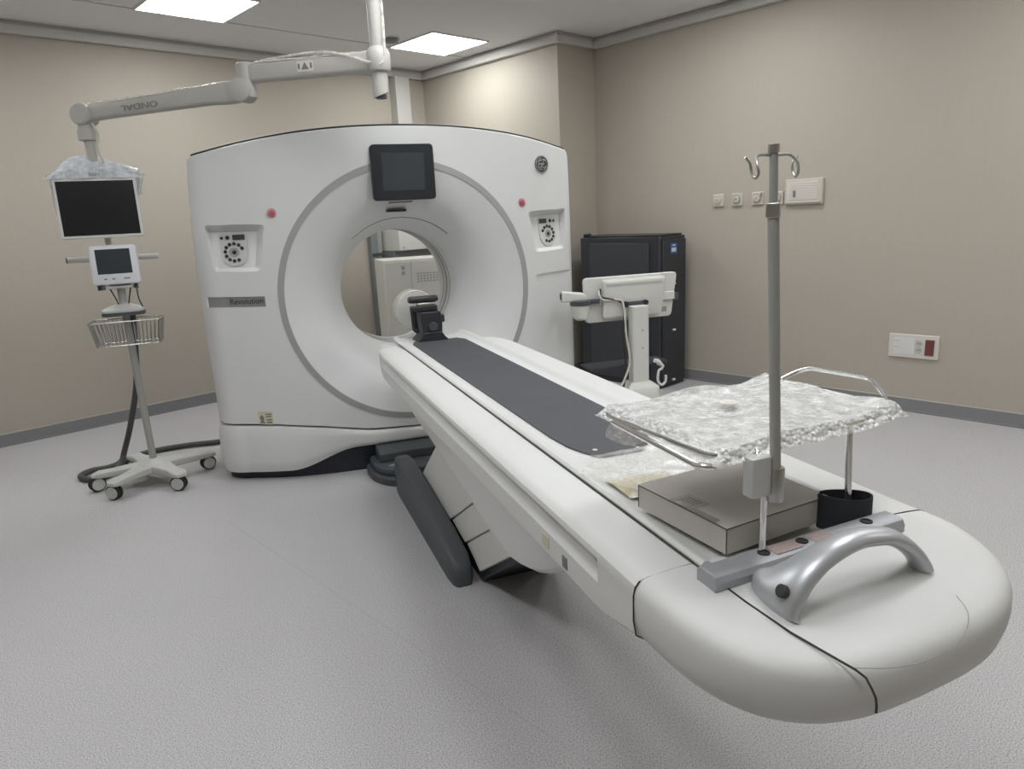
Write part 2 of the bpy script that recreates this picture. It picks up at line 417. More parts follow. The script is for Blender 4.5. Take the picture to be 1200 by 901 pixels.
def strip_cut(sx):
    P = rpoly([(sx*1.3, 1.070), (sx*.775, 1.058), (sx*.775, 1.000), (sx*1.3, 1.012)], .006)
    xs = [.75, .80, .86, .92, .98, 1.02, 1.06, 1.09, 1.115, 1.16, 1.25]
    front = []; bk = []
    bm = bmesh.new(); loops = []
    for x in xs:
        zt = 1.066-.010*(1.1-x)/.35; zb = zt-.058; yy = yface(x)+.010 if x < 1.13 else yface(1.13)
        if x > 1.1: yy = 4.24
        loops.append([(sx*x, 3.8-4.5, zb), (sx*x, 3.8-4.5, zt), (sx*x, yy-4.5, zt), (sx*x, yy-4.5, zb)])
    return loft(bm, loops[1 if True else 0:])
cut(shell, [trap_cut(1), trap_cut(-1), strip_cut(1), strip_cut(-1)])
def annulus(r0, r1, off, a0=0, a1=360, n=180, fy=None, th=.004):
    bm = bmesh.new(); loops = []
    fy = fy or (lambda r, x: yface(x))
    for i in range(n+1):
        a = radians(a0+(a1-a0)*i/n); l = []
        for r, o_ in ((r0, th), (r0, -off), (r1, -off), (r1, th)):
            x = cos(a)*r; l.append((GX+x, fy(r, cos(a)*.705)+o_ if r < .705 else yface(x)+o_, GZ+sin(a)*r))
        loops.append(l)
    return loft(bm, loops[:-1] if a1-a0 == 360 else loops, cyc=(a1-a0 == 360))
obj('trim_ring', annulus(.700, .734, .003), RING, g, label='grey trim ring around the bore')
obj('bore_seam', annulus(.423, .426, .0012, 48, 132, 60, lambda r, x: funnel_y(r, x)), SEAM, g)
# mylar window bands inside the bore
bw = bmesh.new()
for y0, y1 in ((4.50, 4.512), (4.56, 4.60), (4.65, 4.662)):
    lathe(bw, [(.3575, y0), (.3555, y0+.001), (.3555, y1-.001), (.3575, y1)], (GX, 0, GZ), 'Y', 96, caps=False)
obj('scan_window', bw, RING, g, label='thin grey bands inside the bore')
# rear inner edge + black top gasket
tp = bmesh.new(); lp = []
for i in range(61):
    d = -1.075+2.15*i/60; z = ztop(d)
    lp.append([(GX+d, yface(d)+.020, z-.01), (GX+d, yface(d)+.018, z+.009), (GX+d, yface(d)+.040, z+.013), (GX+d, 4.88, z+.013), (GX+d, 4.88, z-.01)])
obj('top_cover', loft(tp, lp), BLACK, g, label='black top cover strip')
# base cover
def plan_path(ins=0, yoff=0, n=90, back=4.96):
    P = [(-1.13+ins, back)]
    for i in range(6): P.append((-1.13+ins, back-(back-4.38)*(i+1)/7))
    for i in range(n+1):
        d = -1.13+2.26*i/n
        # denser at corners
        d = 1.13*math.copysign(1-(1-abs(d)/1.13)**1.6, d) if abs(d) > 0 else 0
        P.append((d*(1.13-ins)/1.13, yface(d)+yoff))
    for i in range(5, -1, -1): P.append((1.13-ins, back-(back-4.38)*(i+1)/7))
    P.append((1.13-ins, back)); return P
def zb(d): return .052+.105*sst(.78, .40, abs(d)) if abs(d) > .40 else .157
def base_bm(ins, yoff, zbot, ztopf, bulge=0, back=4.96):
    bm = bmesh.new(); P = plan_path(ins, yoff, back=back); loops = []
    for x, y in P:
        z0 = zbot(x); z1 = ztopf(x); col = []
        for k in range(9):
            t = k/8; b = bulge*(1-(2*t-1)**4) if k else -.004
            # push outward
            nx, ny = x*.25, -1
            if abs(x) > 1.10: nx, ny = math.copysign(1, x), -.2
            l = hypot(nx, ny); nx /= l; ny /= l
            col.append((GX+x+nx*b, y+ny*b, z0+(z1-z0)*t))
        col.append((GX+x*.9, y+(.08 if y < 4.8 else -.05), z1+.0)); col.append((GX+x*.9, y+(.08 if y < 4.8 else -.05), z0))
        loops.append(col)
    return loft(bm, loops)
obj('base_cover', base_bm(-.002, -.012, zb, lambda d: seam(d)-.010, .012), WHITE, g, smooth=40, label='white lower base cover')
obj('plinth', base_bm(.02, .030, lambda d: .0, lambda d: max(zb(d)+.012, .06), 0), NAVY, g, label='dark blue-black plinth at the floor')
obj('seam_gasket', base_bm(.02, .022, lambda d: seam(d)-.05, lambda d: seam(d)+.02, 0), SEAM, g)
# touch screen
sc = obj('display_screen', loft(bmesh.new(), [[(x, y, z) for x, z in rrect(.69+i_, 1.036-i_, 1.532+i_, 1.826-i_, .02)] for y, i_ in ((4.01, 0), (3.972, 0), (3.967, .004))]), BEZEL, g, label='dark touch display above the bore')
obj('screen_panel', PR([(x, z) for x, z in rrect(.744, .978, 1.583, 1.780, .004)], 3.9655, 3.9685, 'Y'), SCRGREY, sc)
fy = yface(.05)
obj('indicator_bar', PR(rrect(.775, .905, 1.519, 1.527, .003), fy-.004, fy+.02, 'Y'), INKGREY, g)
obj('indicator_bar', PR(rrect(.778, .890, 1.473, 1.485, .004), funnel_y(.46, 0)-.04, funnel_y(.46, 0)+.02, 'Y'), INK, g)
def conform(bm, y0=0, pocket=False):
    for v in bm.verts: v.co.y = v.co.y-y0+yface(v.co.x-GX)+(pocket_depth(v.co.z) if pocket else 0)
    return bm
# red stop buttons
for sx, zc in ((-1, 1.495), (1, 1.493)):
    x = GX+sx*.712; y = yface(.712)
    b_ = obj('stop_button', LA([(.025, y+.01), (.025, y-.004), (.021, y-.006)], (x, 0, zc), 'Y', 24), STOPRING, g)
    obj('button_centre', LA([(.014, y+.0), (.014, y-.010), (.010, y-.012)], (x, 0, zc), 'Y', 20), RED, b_)
# control panels in the pockets
def control_panel(sx):
    yb = .0
    def X(dx): return GX+sx*.925+dx
    p = obj('control_panel', conform(PR(rpoly([(X(-.072), 1.408), (X(.072), 1.404), (X(.068), 1.27), (X(.035), 1.228), (X(-.035), 1.228), (X(-.068), 1.27)], .03), yb-.006, yb+.004, 'Y'), 0, True), BAND, g)
    yy = yb-.006
    zc = 1.300
    obj('panel_display', conform(PR(rrect(X(.0) if sx < 0 else X(-.065), X(.062) if sx < 0 else X(-.005), 1.364, 1.392, .003), yy-.0025, yy, 'Y'), 0, True), LCD, p)
    def btn(dx, z, r=.0095):
        obj('control_button', conform(LA([(r, yy), (r, yy-.003), (r*.8, yy-.0045)], (X(dx), 0, z), 'Y', 12), 0, True), BLACK, p)
    mir = -sx
    for k in range(10):
        a = radians(25+30*k) if sx < 0 else radians(155-30*k)
        btn(cos(a)*.046, zc+sin(a)*.046)
    btn(-.056*mir, 1.377, .008); btn(-.026*mir, 1.378, .011)
    btn(0, zc, .011)
    obj('dial_ring', conform(LA([(.026, yy), (.026, yy-.002), (.017, yy-.002), (.017, yy)], (X(0), 0, zc), 'Y', 24), 0, True), RING, p)
control_panel(-1); control_panel(1)
# metallic name strip
def strip(sx, m):
    bm = bmesh.new(); loops = []
    for x in [.778, .80, .84, .88, .92, .96, 1.0, 1.02, 1.04, 1.06, 1.08, 1.095]:
        zt = 1.066-.010*(1.1-x)/.35-.002; zb_ = zt-.054; yy = yface(x)+.007
        loops.append([(GX+sx*x, yy+.004, zb_), (GX+sx*x, yy, zb_), (GX+sx*x, yy, zt), (GX+sx*x, yy+.004, zt)])
    return obj('name_strip', loft(bm, loops), m, g, label='grey strip across the gantry face')
s1 = strip(-1, mat('strip_grey', (.34, .34, .335), .4, .3, noise=.03)); strip(1, FACE)
M = face_M(GX-.897, 0, 1.034)
obj('name_lettering', conform(text_mesh('Revolution', .042, M, .0014, sx=.95), -.0040), INK, s1)
# round maker's emblem
ex, ez, ey = 1.742, 1.712, 0
em = obj('emblem', conform(LA([(.052, ey+.02), (.052, ey-.004), (.049, ey-.006)], (ex, 0, ez), 'Y', 40)), LOGOD, g, label='round silver monogram emblem')
eb = bmesh.new()
lathe(eb, [(.0505, ey-.0065), (.0505, ey-.008), (.046, ey-.008), (.046, ey-.0065)], (ex, 0, ez), 'Y', 40, caps=False)
for q in range(4):
    a0 = pi/2*q+.2; pts = [(ex+cos(a0+t*.35)*(.040-.004*sin(t*1.5)), ey-.008, ez+sin(a0+t*.35)*(.040-.006*t*.5)) for t in range(5)]
    tube(eb, pts, .002, 6)
def scr(pts): tube(eb, smooth_path([(ex+x, ey-.0085, ez+z) for x, z in pts], 5), .0027, 6)
scr([(-.004, .016), (-.010, .024), (-.021, .018), (-.027, .002), (-.024, -.014), (-.014, -.020), (-.005, -.010), (-.004, .004), (-.014, .003), (-.018, -.004)])
scr([(.026, .016), (.020, .024), (.010, .020), (.007, .010), (.013, .004), (.019, .003)]); scr([(.013, .004), (.004, -.002), (.004, -.014), (.013, -.021), (.023, -.017), (.028, -.008)])
obj('emblem_relief', conform(eb), STEEL2, em)
# warning sticker
def boxes_c(*bs): return conform(B(*bs))
st = obj('warning_sticker', conform(PR([(-.050, .412), (.028, .406), (.028, .331), (-.046, .337)], -.0022, .003, 'Y')), YELLOW, g)
sb = bmesh.new()
for q in ((-.010, .022, .390, .397), (-.010, .020, .377, .384), (-.008, .022, .358, .365), (-.006, .020, .342, .351)): box(sb, q[0], q[1], -.0034, -.0022, q[2], q[3])
prism(sb, [(-.042, .343), (-.037, .362), (-.044, .376), (-.030, .393), (-.018, .373), (-.023, .356), (-.014, .343)], -.0034, -.0022, 'Y')
obj('sticker_print', conform(sb), INKGREY, st)

# ------------------------------------------------------------------ patient table
TX = .878
tb = thing('patient_table', 'long white CT patient table with rounded near end, cantilevered before the scanner', 'patient table', (TX, 2.4, 0))
def rail_prof(sx, groove):
    gi = .016 if groove else .002
    P = [(.322, .672), (.328, .680), (.329, .722), (.3285, .732), (.3284, .746), (.3284, .774), (.329, .783), (.326, .794), (.316, .803), (.302, .8065), (.27, .809), (.215, .812), (.2115, .808), (.2115, .74), (.30, .672)]
    return P
def rail(sx):
    loops = []
    for Y, gsc, sh in [(.962, 0, 1), (1.06, 0, 1), (1.10, .0, 1), (1.125, 1, 1), (3.1, 1, 1), (3.25, 1, 1), (3.35, .95, .0), (3.46, .5, 0), (3.52, .2, 0), (3.548, 0, 0)]:
        P = rail_prof(sx, 0); l = []
        taper = 0 if Y < 3.3 else ((Y-3.3)/.25)**2
        for (a, z) in P:
            gi = 0
            if .740 < z < .778 and a > .3: gi = (.034 if z > .76 else .026)*gsc
            a2 = (a+(.014 if sx > 0 else 0))-gi-.02*taper if a > .25 else a
            z2 = z+(.05*taper if z < .70 else 0)-(.012*taper if z > .79 else 0)+(.025*(1-sst(.962, 1.1, Y)) if z < .70 else 0)
            l.append((TX+sx*a2, Y, z2))
        loops.append(l)
    return loft(bmesh.new(), loops)
obj('side_rail', rail(-1), WHITE2, tb, smooth=30); obj('side_rail', rail(1), WHITE2, tb, smooth=30)
# nose: plan superellipse
YN0, YTIP, WN, NX = .9615, .652, .340, .010
def nose_plan(s, n=2.81, w=WN, y0=YN0, tip=YTIP):       # s in [0,1] from left seam round to right seam
    a = pi*s; cx_ = -math.copysign(abs(cos(a))**(2/n), cos(a)); sy = abs(sin(a))**(2/n)
    return cx_*w+NX, y0-(y0-tip)*sy+.08*cx_*w*sy
def nose_z(z, y):
    zz = .811-(.811-z)*1.12; return zz-.030*max(0, min(1, (.90-y)/.30))*(1 if z > .75 else .4)
def nose():
    N = 72; loops = []
    levels = [(.700, .10), (.695, .045), (.700, .022), (.714, .009), (.738, .002), (.765, 0), (.784, .001), (.794, .005), (.801, .012), (.8055, .022), (.808, .040), (.8105, .09)]
    for z, ins in levels:
        l = []
        for i in range(N+1):
            x, y = nose_plan(i/N, w=WN-ins, tip=YTIP+ins*1.0)
            l.append((TX+x, y, nose_z(z, y)))
        loops.append(l)
    bm = bmesh.new()
    loft(bm, loops, close=False)
    # close over the top, bottom and back with fans along the seam plane
    bm.verts.ensure_lookup_table(); n = N+1
    top = [bm.verts[(len(levels)-1)*n+i] for i in range(n)]; bot = [bm.verts[i] for i in range(n)]
    def fill(row, z):
        for i in range(n//2):
            j = n-1-i
            if j-1 > i+1: bm.faces.new((row[i], row[i+1], row[j-1], row[j]))
            elif j-1 >= i+1 and row[i+1] is not row[j-1]: bm.faces.new((row[i], row[i+1], row[j-1], row[j]))
            else:
                if j > i+1: bm.faces.new((row[i], row[i+1], row[j]))
    fill(top, 0); fill(bot, 0)
    left = [bm.verts[k*n] for k in range(len(levels))]; right = [bm.verts[k*n+n-1] for k in range(len(levels))]
    bm.faces.new(left+right[::-1])
    return bm
ns = obj('end_cover', nose(), WHITE2, tb, smooth=30, label='white rounded end cover')
def ztopn(x, y):
    return nose_z(.811, y)
def seamline(pts, r=.0013, m=SEAM, name='cover_seam'): obj(name, T(pts, r, 6), m, tb)
# long seams left / right from bar to the tip and over the edge
for sx in (-1, 1):
    if sx < 0: pts = [(.6675, .962, .8115), (.668, .91, .8115), (.676, .83, ztopn(0, .83)), (.69, .745, ztopn(0, .745)), (.706, .69, ztopn(0, .69)), (.719, .650, ztopn(0, .650)-.001), (.723, .636, ztopn(0, .636)-.004), (.722, .624, .771), (.722, .617, .762), (.721, .614, .752), (.7205, .6135, .742)]
    else: pts = [(TX+.2108, .955, .8115), (TX+.2108, .90, .8115)]
    seamline(pts, .0018)
    # vertical joint between rail and end cover
    z_ = [(.2115, .812), (.27, .8095), (.302, .807), (.318, .8025), (.327, .792), (.3305, .778), (.331, .73), (.326, .700), (.31, .689)]
    seamline([(TX+sx*a+(.014 if sx > 0 and a > .25 else 0), .961, z+.0003) for a, z in (z_ if sx > 0 else z_[3:])], .0014)
# shallow oval seam on the lid's tip
seamline(smooth_path([(x, y, ztopn(0, y)+.0006) for x, y in [(.719, .652), (.765, .634), (.817, .626), (.875, .632), (.93, .651), (.975, .682), (.998, .72)]]), .0006, SOFTSEAM)
# hull under the table
hull_low = [(1.25, .676), (1.32, .640), (1.40, .593), (1.50, .538), (1.58, .503), (1.65, .483), (1.72, .468), (1.80, .462), (1.95, .472), (2.12, .50), (2.6, .555), (3.0, .60), (3.2, .625), (3.32, .676)]
loops = []
for y, z in hull_low:
    h = .678-z; r = min(.05, h*.5); l = []
    for a, zz in ((-.295, .6785), (-.293, z+r), (-.285, z+r*.35), (-.26, z), (0, z-.001), (.26, z), (.285, z+r*.35), (.293, z+r), (.295, .6785)): l.append((TX+a, y, min(zz, .6785) if a in (-.295, .295) else min(zz, .678)))
    loops.append(l)
obj('under_cover', loft(bmesh.new(), loops), WHITE, tb, smooth=40, label='white under cover sloping down below the table')
obj('rail_underside', B((TX-.3, TX+.3, 1.0, 3.5, .6785, .74)), WHITE, tb)
obj('edge_trim', T([(TX-.318, 1.45, .671), (TX-.318, 2.6, .671), (TX-.316, 3.25, .675)], .003, 6), WHITE2, tb)
for y in (1.335,): obj('side_sticker', B((TX-.3305, TX-.328, y, y+.035, .695, .722)), YELLOW, tb)
obj('side_sticker', B((TX-.3305, TX-.328, 1.24, 1.262, .690, .716)), INKGREY, tb)
# leaning lift column covers (three nested shells)
def band(lo, hi, x0, x1, name):
    (ya, za, yb_, zb_), (yc, zc, yd, zd) = lo, hi
    return obj(name, PR([(ya, za), (yb_, zb_), (yd, zd), (yc, zc)], x0, x1, 'X'), CART, tb, bevel=.004)
band((2.45, .06, 1.85, .44), (2.618, .108, 2.00, .476), .708, 1.048, 'lift_cover')
band((2.622, .108, 2.004, .476), (2.818, .132, 2.20, .502), .702, 1.054, 'lift_cover')
band((2.822, .132, 2.204, .502), (3.40, .132, 2.78, .575), .696, 1.060, 'lift_cover')
obj('lift_arm', PR([(2.47, .0), (2.42, .045), (2.02, .30), (1.95, .40), (2.3, .40), (3.3, .10), (3.3, 0)], .722, 1.034, 'X'), NAVY, tb, bevel=.006)
# dark side covers of the foot
def foot_bar(x0, x1):
    loops = []
    for Y, h, ins in [(2.468, .05, .024), (2.475, .07, .014), (2.50, .095, .006), (2.56, .118, 0), (2.75, .15, 0), (3.0, .175, 0), (3.3, .20, 0), (3.52, .21, 0), (3.60, .20, .004), (3.635, .17, .014), (3.65, .12, .03)]:
        a, b = x0+ins, x1-ins; r = .022
        l = [(a, Y, .0), (a-.004, Y, h*.5), (a, Y, h-r), (a+r*.3, Y, h-r*.3), (a+r, Y, h), (b-r, Y, h), (b-r*.3, Y, h-r*.3), (b, Y, h-r), (b+.002, Y, h*.5), (b, Y, 0)]
        loops.append(l)
    return loft(bmesh.new(), loops)
obj('foot_cover', foot_bar(.602, .694), DARK, tb, smooth=45, label='dark grey rounded foot cover'); obj('foot_cover', foot_bar(1.062, 1.154), DARK, tb, smooth=45, label='dark grey rounded foot cover')
fp = rpoly([(.50, 4.03), (.51, 3.80), (.60, 3.66), (1.16, 3.66), (1.25, 3.80), (1.26, 4.03)], .08)
obj('foot_plate', PR(fp, 0.0, .045, 'Z'), DARK, tb, bevel=.008)
fp2 = rpoly([(.525, 4.03), (.535, 3.81), (.62, 3.70), (1.14, 3.70), (1.225, 3.81), (1.235, 4.03)], .07)
obj('foot_plate', PR(fp2, .046, .085, 'Z'), DARK, tb, bevel=.008)
obj('foot_block', PR([(4.02, .086), (3.86, .086), (3.86, .135), (3.90, .15), (4.02, .155)], .57, 1.19, 'X'), DARK, tb, bevel=.006)
obj('foot_handle', PR([(.60, 3.78), (.66, 3.74), (.70, 3.76), (.66, 3.80)], .085, .092, 'Z'), SILVER2, tb)
# cradle (sliding top)
def cradle():
    loops = []
    prof = [(-.209, .800), (-.209, .8170), (-.203, .8225), (-.194, .8215), (-.184, .812), (-.165, .8065), (-.12, .8025), (-.06, .8005), (0, .800), (.06, .8005), (.12, .8025), (.165, .8065), (.184, .812), (.194, .8215), (.203, .8225), (.209, .8170), (.209, .800), (.15, .776), (-.15, .776)]
    for Y, s_ in ((.94, 1), (1.2, 1), (2, 1), (3, 1), (3.60, 1), (3.70, .97), (3.74, .90)):
        loops.append([(TX+a*s_, Y, z) for a, z in prof])
    return loft(bmesh.new(), loops)
obj('cradle', cradle(), WHITE2, tb, smooth=40, label='sliding white cradle top with raised rims')
seamline([(TX-.2105, y, .8125) for y in (.96, 1.5, 2.2, 3.0, 3.52)], .0018)
seamline([(TX+.2105, y, .8125) for y in (.96, 1.5, 2.2, 3.0, 3.52)], .0018)
# grey accessory bar at the cradle end (slightly skewed as mounted)
def barM(): return Matrix.Translation((.865, .903, .819)) @ Matrix.Rotation(radians(4.2), 4, 'Z')
bm = bmesh.new(); MB = barM()
loft(bm, [[MB @ Vector((x, y, z)) for y, z in ((-.020, -.012), (-.023, .004), (-.018, .014), (-.010, .018), (.020, .018), (.028, .012), (.028, -.012))] for x in (-.222, -.216, .216, .222)])
ab = obj('accessory_bar', bm, SILVER2, tb, smooth=30, bevel=.002, label='grey metal accessory bar')
for x in (-.098, -.01, .15):
    bm = LA([(.011, .0182), (.011, .020), (.0075, .020), (.0075, .0185)], (0, 0, 0), 'Z', 20); bm.transform(MB @ Matrix.Translation((x, .004, 0)))
    obj('socket', bm, RUBBER, ab)
for x0, x1, m_ in ((-.082, -.022, mat('label_pinkish', (.42, .33, .31), .6, noise=.35, nscale=160)), (.008, .055, MATS['label_pinkish'] if 'label_pinkish' in MATS else PAPER)):
    bm = B((x0, x1, -.012, .018, .0181, .0188)); bm.transform(MB); obj('bar_label', bm, m_, ab)
# silver arch handle
def handle():
    bm = bmesh.new(); loops = []
    cen = [(.716, .814, .795), (.719, .810, .814), (.729, .802, .832), (.748, .795, .854), (.778, .790, .875), (.812, .788, .888), (.850, .790, .893), (.888, .792, .889), (.925, .794, .880), (.958, .796, .862), (.985, .797, .840), (1.002, .797, .820), (1.010, .797, .806)]
    rad = [(.050, .014), (.058, .022), (.045, .020), (.034, .018), (.027, .0165), (.024, .0155), (.023, .015), (.022, .0145), (.022, .014), (.021, .0135), (.021, .013), (.022, .013), (.024, .013)]
    P = smooth_path(cen, 4); 
    def rr(i):
        t = i/4; k = min(int(t), len(rad)-2); f = t-k; return tuple(rad[k][q]+(rad[k+1][q]-rad[k][q])*f for q in (0, 1))
    n = 20; rings = []
    for i, p in enumerate(P):
        d = (P[min(i+1, len(P)-1)]-P[max(i-1, 0)]).normalized(); y = Vector((0, 1, 0)); y = (y-d*y.dot(d)).normalized(); w = d.cross(y).normalized(); a, b = rr(i)
        if i == 0 or i == len(P)-1: w = Vector((1, 0, 0)); y = Vector((0, 1, 0))
        rings.append([p+y*(a*cos(2*pi*k/n))+w*(b*sin(2*pi*k/n)) for k in range(n)])
    return loft(bm, rings)
hd = obj('pull_handle', handle(), SILVER, tb, smooth=50, label='silver arched pull handle')
bm = LA([(.0105, -.004), (.0105, .004), (.0085, .0055)], (0, 0, 0), 'Z', 20)
bm.transform(Matrix.Translation((.7062, .784, .8395)) @ Matrix.Rotation(radians(-62), 4, 'Y'))
obj('handle_hole', bm, SEAM, hd)
# dished recess shadow line near right handle foot
if False: seamline([(1.066, .90, ztopn(0, .9)+.004), (1.072, .87, ztopn(0, .87)+.004), (1.062, .83, ztopn(0, .83)+.005)], .0009, SOFTSEAM)

# black mat on the cradle
def czf(x):
    a = abs(x-TX); return lerp_table([(0, .800), (.06, .8005), (.12, .8025), (.165, .8065), (.186, .811)], a)
def strip_sheet(rows, th, off, nx=14):
    loops = []
    for y, x0, x1 in rows:
        top = []; bt = []
        for j in range(nx+1):
            x = x0+(x1-x0)*j/nx; z = czf(x)+off; top.append((x, y, z+th)); bt.append((x, y, z))
        loops.append(top+bt[::-1])
    return loft(bmesh.new(), loops)
rows = [(1.545, .800, .905), (1.555, .782, .925), (1.60, .764, .965), (1.66, .746, .990), (1.76, .738, 1.012)]+[(1.9+.15*i, .738, 1.016) for i in range(11)]+[(3.50, .738, 1.016), (3.58, .76, .99)]
mt = obj('table_mat', strip_sheet(rows, .004, .001), MATBLK); tag(mt, 'long dark grey mat lying on the white table cradle', 'mat')
obj('mat_eyelet', LA([(.007, .806), (.007, .8078)], (.80, 1.60, .0), 'Z', 16), PLATEW, mt)
obj('mat_eyelet', LA([(.006, .806), (.006, .8078)], (.908, 1.562, .0), 'Z', 16), PLATEW, mt)

# head holder at the far end of the cradle
hh = thing('head_holder_bracket', 'black bracket with clamps standing on the far end of the table', 'bracket', (.86, 3.62, .80))
zc_ = .8055
obj('base_plate', PR([(.775, zc_), (.945, zc_), (.925, .824), (.91, .85), (.81, .85), (.798, .824)], 3.56, 3.70, 'Y'), BLACK, hh, bevel=.003)
obj('upright', PR([(.812, .845), (.915, .845), (.918, .90), (.912, .955), (.808, .955), (.806, .90)], 3.57, 3.68, 'Y'), BLACK, hh, bevel=.005)
obj('side_grip', B((.910, .935, 3.585, 3.65, .895, .935)), BLACK, hh, bevel=.006)
obj('round_plate', LA([(.024, 3.571), (.024, 3.564), (.019, 3.562), (.019, 3.565), (.008, 3.565)], (.866, 0, .878), 'Y', 28), DARK, hh)
obj('hook_frame', T(round_path([(.80, 3.62, .975), (.772, 3.62, .975), (.775, 3.62, .86), (.80, 3.62, .855)], .015), .010, 10), BLACK, hh)
obj('cross_bar', B((.765, .905, 3.60, 3.65, .957, .985)), BLACK, hh, bevel=.005)
obj('silver_spacer', B((.80, .895, 3.61, 3.64, .9855, 1.000)), STEEL, hh, bevel=.004)
obj('clamp_pad', LA([(.013, .757), (.018, .77), (.018, .90), (.013, .915)], (0, 3.63, 1.018), 'X', 16), BLACK, hh)
ph = thing('test_phantom', 'milky round plastic disc held behind the black bracket in the bore', 'phantom', (.83, 3.80, .945))
obj('drum', LA([(.103, 3.72), (.108, 3.724), (.108, 3.81), (.103, 3.814)], (.815, 0, .952), 'Y', 48), ACRYL, ph)
obj('core_disc', LA([(.085, 3.73), (.085, 3.80)], (.815, 0, .952), 'Y', 40), DISCW, ph)
obj('hub', LA([(.02, 3.705), (.02, 3.72)], (.815, 0, .952), 'Y', 24), BLACK, ph)
obj('holder_arm', B((.80, .84, 3.70, 3.718, .83, .95)), BLACK, ph, bevel=.003)

# cardboard box near the end
bx = [(.698, 1.200), (.728, .950), (.985, .985), (.975, 1.235)]
z0, z1 = .819, .869
cb = thing('cardboard_box', 'flat grey-brown cardboard box lying on the table under the wrapped tray', 'box', (.85, 1.09, z0))
def ins(P, t):
    c = Vector((sum(p[0] for p in P)/4, sum(p[1] for p in P)/4)); return [tuple(c+(Vector(p)-c)*t) for p in P]
obj('carton', loft(bmesh.new(), [[(x, y, z) for x, y in bx] for z in (z0, z1-.0015)]), CARD, cb, smooth=0)
obj('lid', loft(bmesh.new(), [[(x, y, z) for x, y in ins(bx, 1.004)] for z in (z1-.0012, z1)]), CARD, cb, smooth=0)
eg = bmesh.new()
for i in range(4):
    a, b = bx[i], bx[(i+1) % 4]
    tube(eg, [(a[0], a[1], z1-.0014), (b[0], b[1], z1-.0014)], .0016, 6); tube(eg, [(a[0], a[1], z0+.001), (a[0], a[1], z1-.001)], .0012, 6)
obj('edge_fold', eg, CARDEDGE, cb)
def onbox(s, t):   # s along front-left edge, t inward, world point on lid
    a, b, c = Vector(bx[0]), Vector(bx[1]), Vector(bx[3]); p = a+(b-a)*s+(c-a)*t; return p
lb = bmesh.new(); P = [onbox(.38, .005), onbox(.62, .005), onbox(.62, .18), onbox(.38, .18)]
loft(lb, [[(p.x, p.y, z) for p in P] for z in (z1+.0002, z1+.0008)])
lbo = obj('box_label', lb, PAPER, cb, smooth=0)
lt = bmesh.new()
for q in range(4):
    P = [onbox(.42, .04+q*.03), onbox(.58, .04+q*.03), onbox(.58, .052+q*.03), onbox(.42, .052+q*.03)]
    loft(lt, [[(p.x, p.y, z) for p in P] for z in (z1+.0008, z1+.0011)])
obj('label_print', lt, INKGREY, lbo, smooth=0)
tpb = bmesh.new(); P = [onbox(.45, -.002), onbox(.88, -.002), onbox(.88, .05), onbox(.45, .05)]
loft(tpb, [[(p.x, p.y, z) for p in P] for z in (z1+.0012, z1+.0016)])
obj('tape_strip', tpb, TAPE, cb, smooth=0)

# crumpled clear film between mat and box
def crumple(poly_fn, nu, nv, amp, seed):
    rnd = random.Random(seed); ph_ = [(rnd.uniform(8, 30), rnd.uniform(8, 30), rnd.uniform(0, 6.3)) for _ in range(7)]
    bm = bmesh.new(); G = []
    for i in range(nu+1):
        r = []
        for j in range(nv+1):
            p = Vector(poly_fn(i/nu, j/nv)); w = sum(abs(sin(p.x*a+p.y*b+c)) for a, b, c in ph_)/7
            r.append(bm.verts.new(p+Vector((0, 0, amp*(w+rnd.uniform(-.05, .05))))))
        G.append(r)
    for i in range(nu):
        for j in range(nv): bm.faces.new((G[i][j], G[i+1][j], G[i+1][j+1], G[i][j+1]))
    return bm
def flm(u, v):
    y = 1.245+.30*v; x = .700+.36*u+(.03*sin(9*v)*(1-u)); return (x, y, czf(x)+.004)
fo = obj('plastic_film', crumple(flm, 26, 20, .016, 5), FILM, flip=False); tag(fo, 'crumpled clear plastic film on the table between mat and box', 'plastic film')
def flm2(u, v):
    y = 1.262+.12*v; x = .715+.16*u; return (x, y, czf(x)+.004)
fo = obj('paper_slip', crumple(flm2, 12, 10, .004, 9), mat('yellowish_slip', (.58, .52, .36), .6, noise=.15, nscale=20), flip=False); tag(fo, 'small yellowish slip lying under the clear film beside the box', 'paper')

# ------------------------------------------------------------------ instrument tray + infusion pole on the accessory bar
RX, RY = .7675, .905
tr = thing('instrument_tray', 'chrome framed instrument tray on two rods above the table end', 'tray', (RX, RY, .83))
SC = Matrix.Translation((0, 0, 1.42*(1-1.075))) @ Matrix.Scale(1.075, 4)
TR = SC @ Matrix.Translation((.838, 1.035, 1.045)) @ Matrix.Rotation(radians(7), 4, 'Z')
def placed_(bm, M_): bm.transform(M_); return bm
def scp(P): return [SC @ Vector(p) for p in P]
a_, b_ = .225, .155
pts = [TR @ Vector((x, y, 0)) for x, y in rrect(-a_, a_, -b_, b_, .03)]
obj('tray_frame', T(pts, .005, 10, closed=True), CHROME, tr)
bm = bmesh.new(); loft(bm, [[(x, y, z) for x, y in rrect(-a_+k_, a_-k_, -b_+k_, b_-k_, .03)] for z, k_ in ((.004, -.002), (-.006, .006), (-.008, .02))]); bm.transform(TR)
obj('tray_pan', bm, mat('tray_steel', (.62, .62, .60), .5, .2), tr)
obj('tray_handle', T(round_path(scp([(.640, 1.160, 1.045), (.598, 1.135, 1.040), (.612, .870, 1.030), (.640, .855, 1.030), (.72, .880, 1.042)]), .03), .0062, 10), CHROME, tr)
obj('tray_handle', T(round_path(scp([(1.045, 1.19, 1.05), (1.075, 1.185, 1.062), (1.095, 1.165, 1.073), (1.125, 1.03, 1.073), (1.098, .968, 1.05), (1.075, .965, 1.045)]), .02), .0048, 10), CHROME, tr)
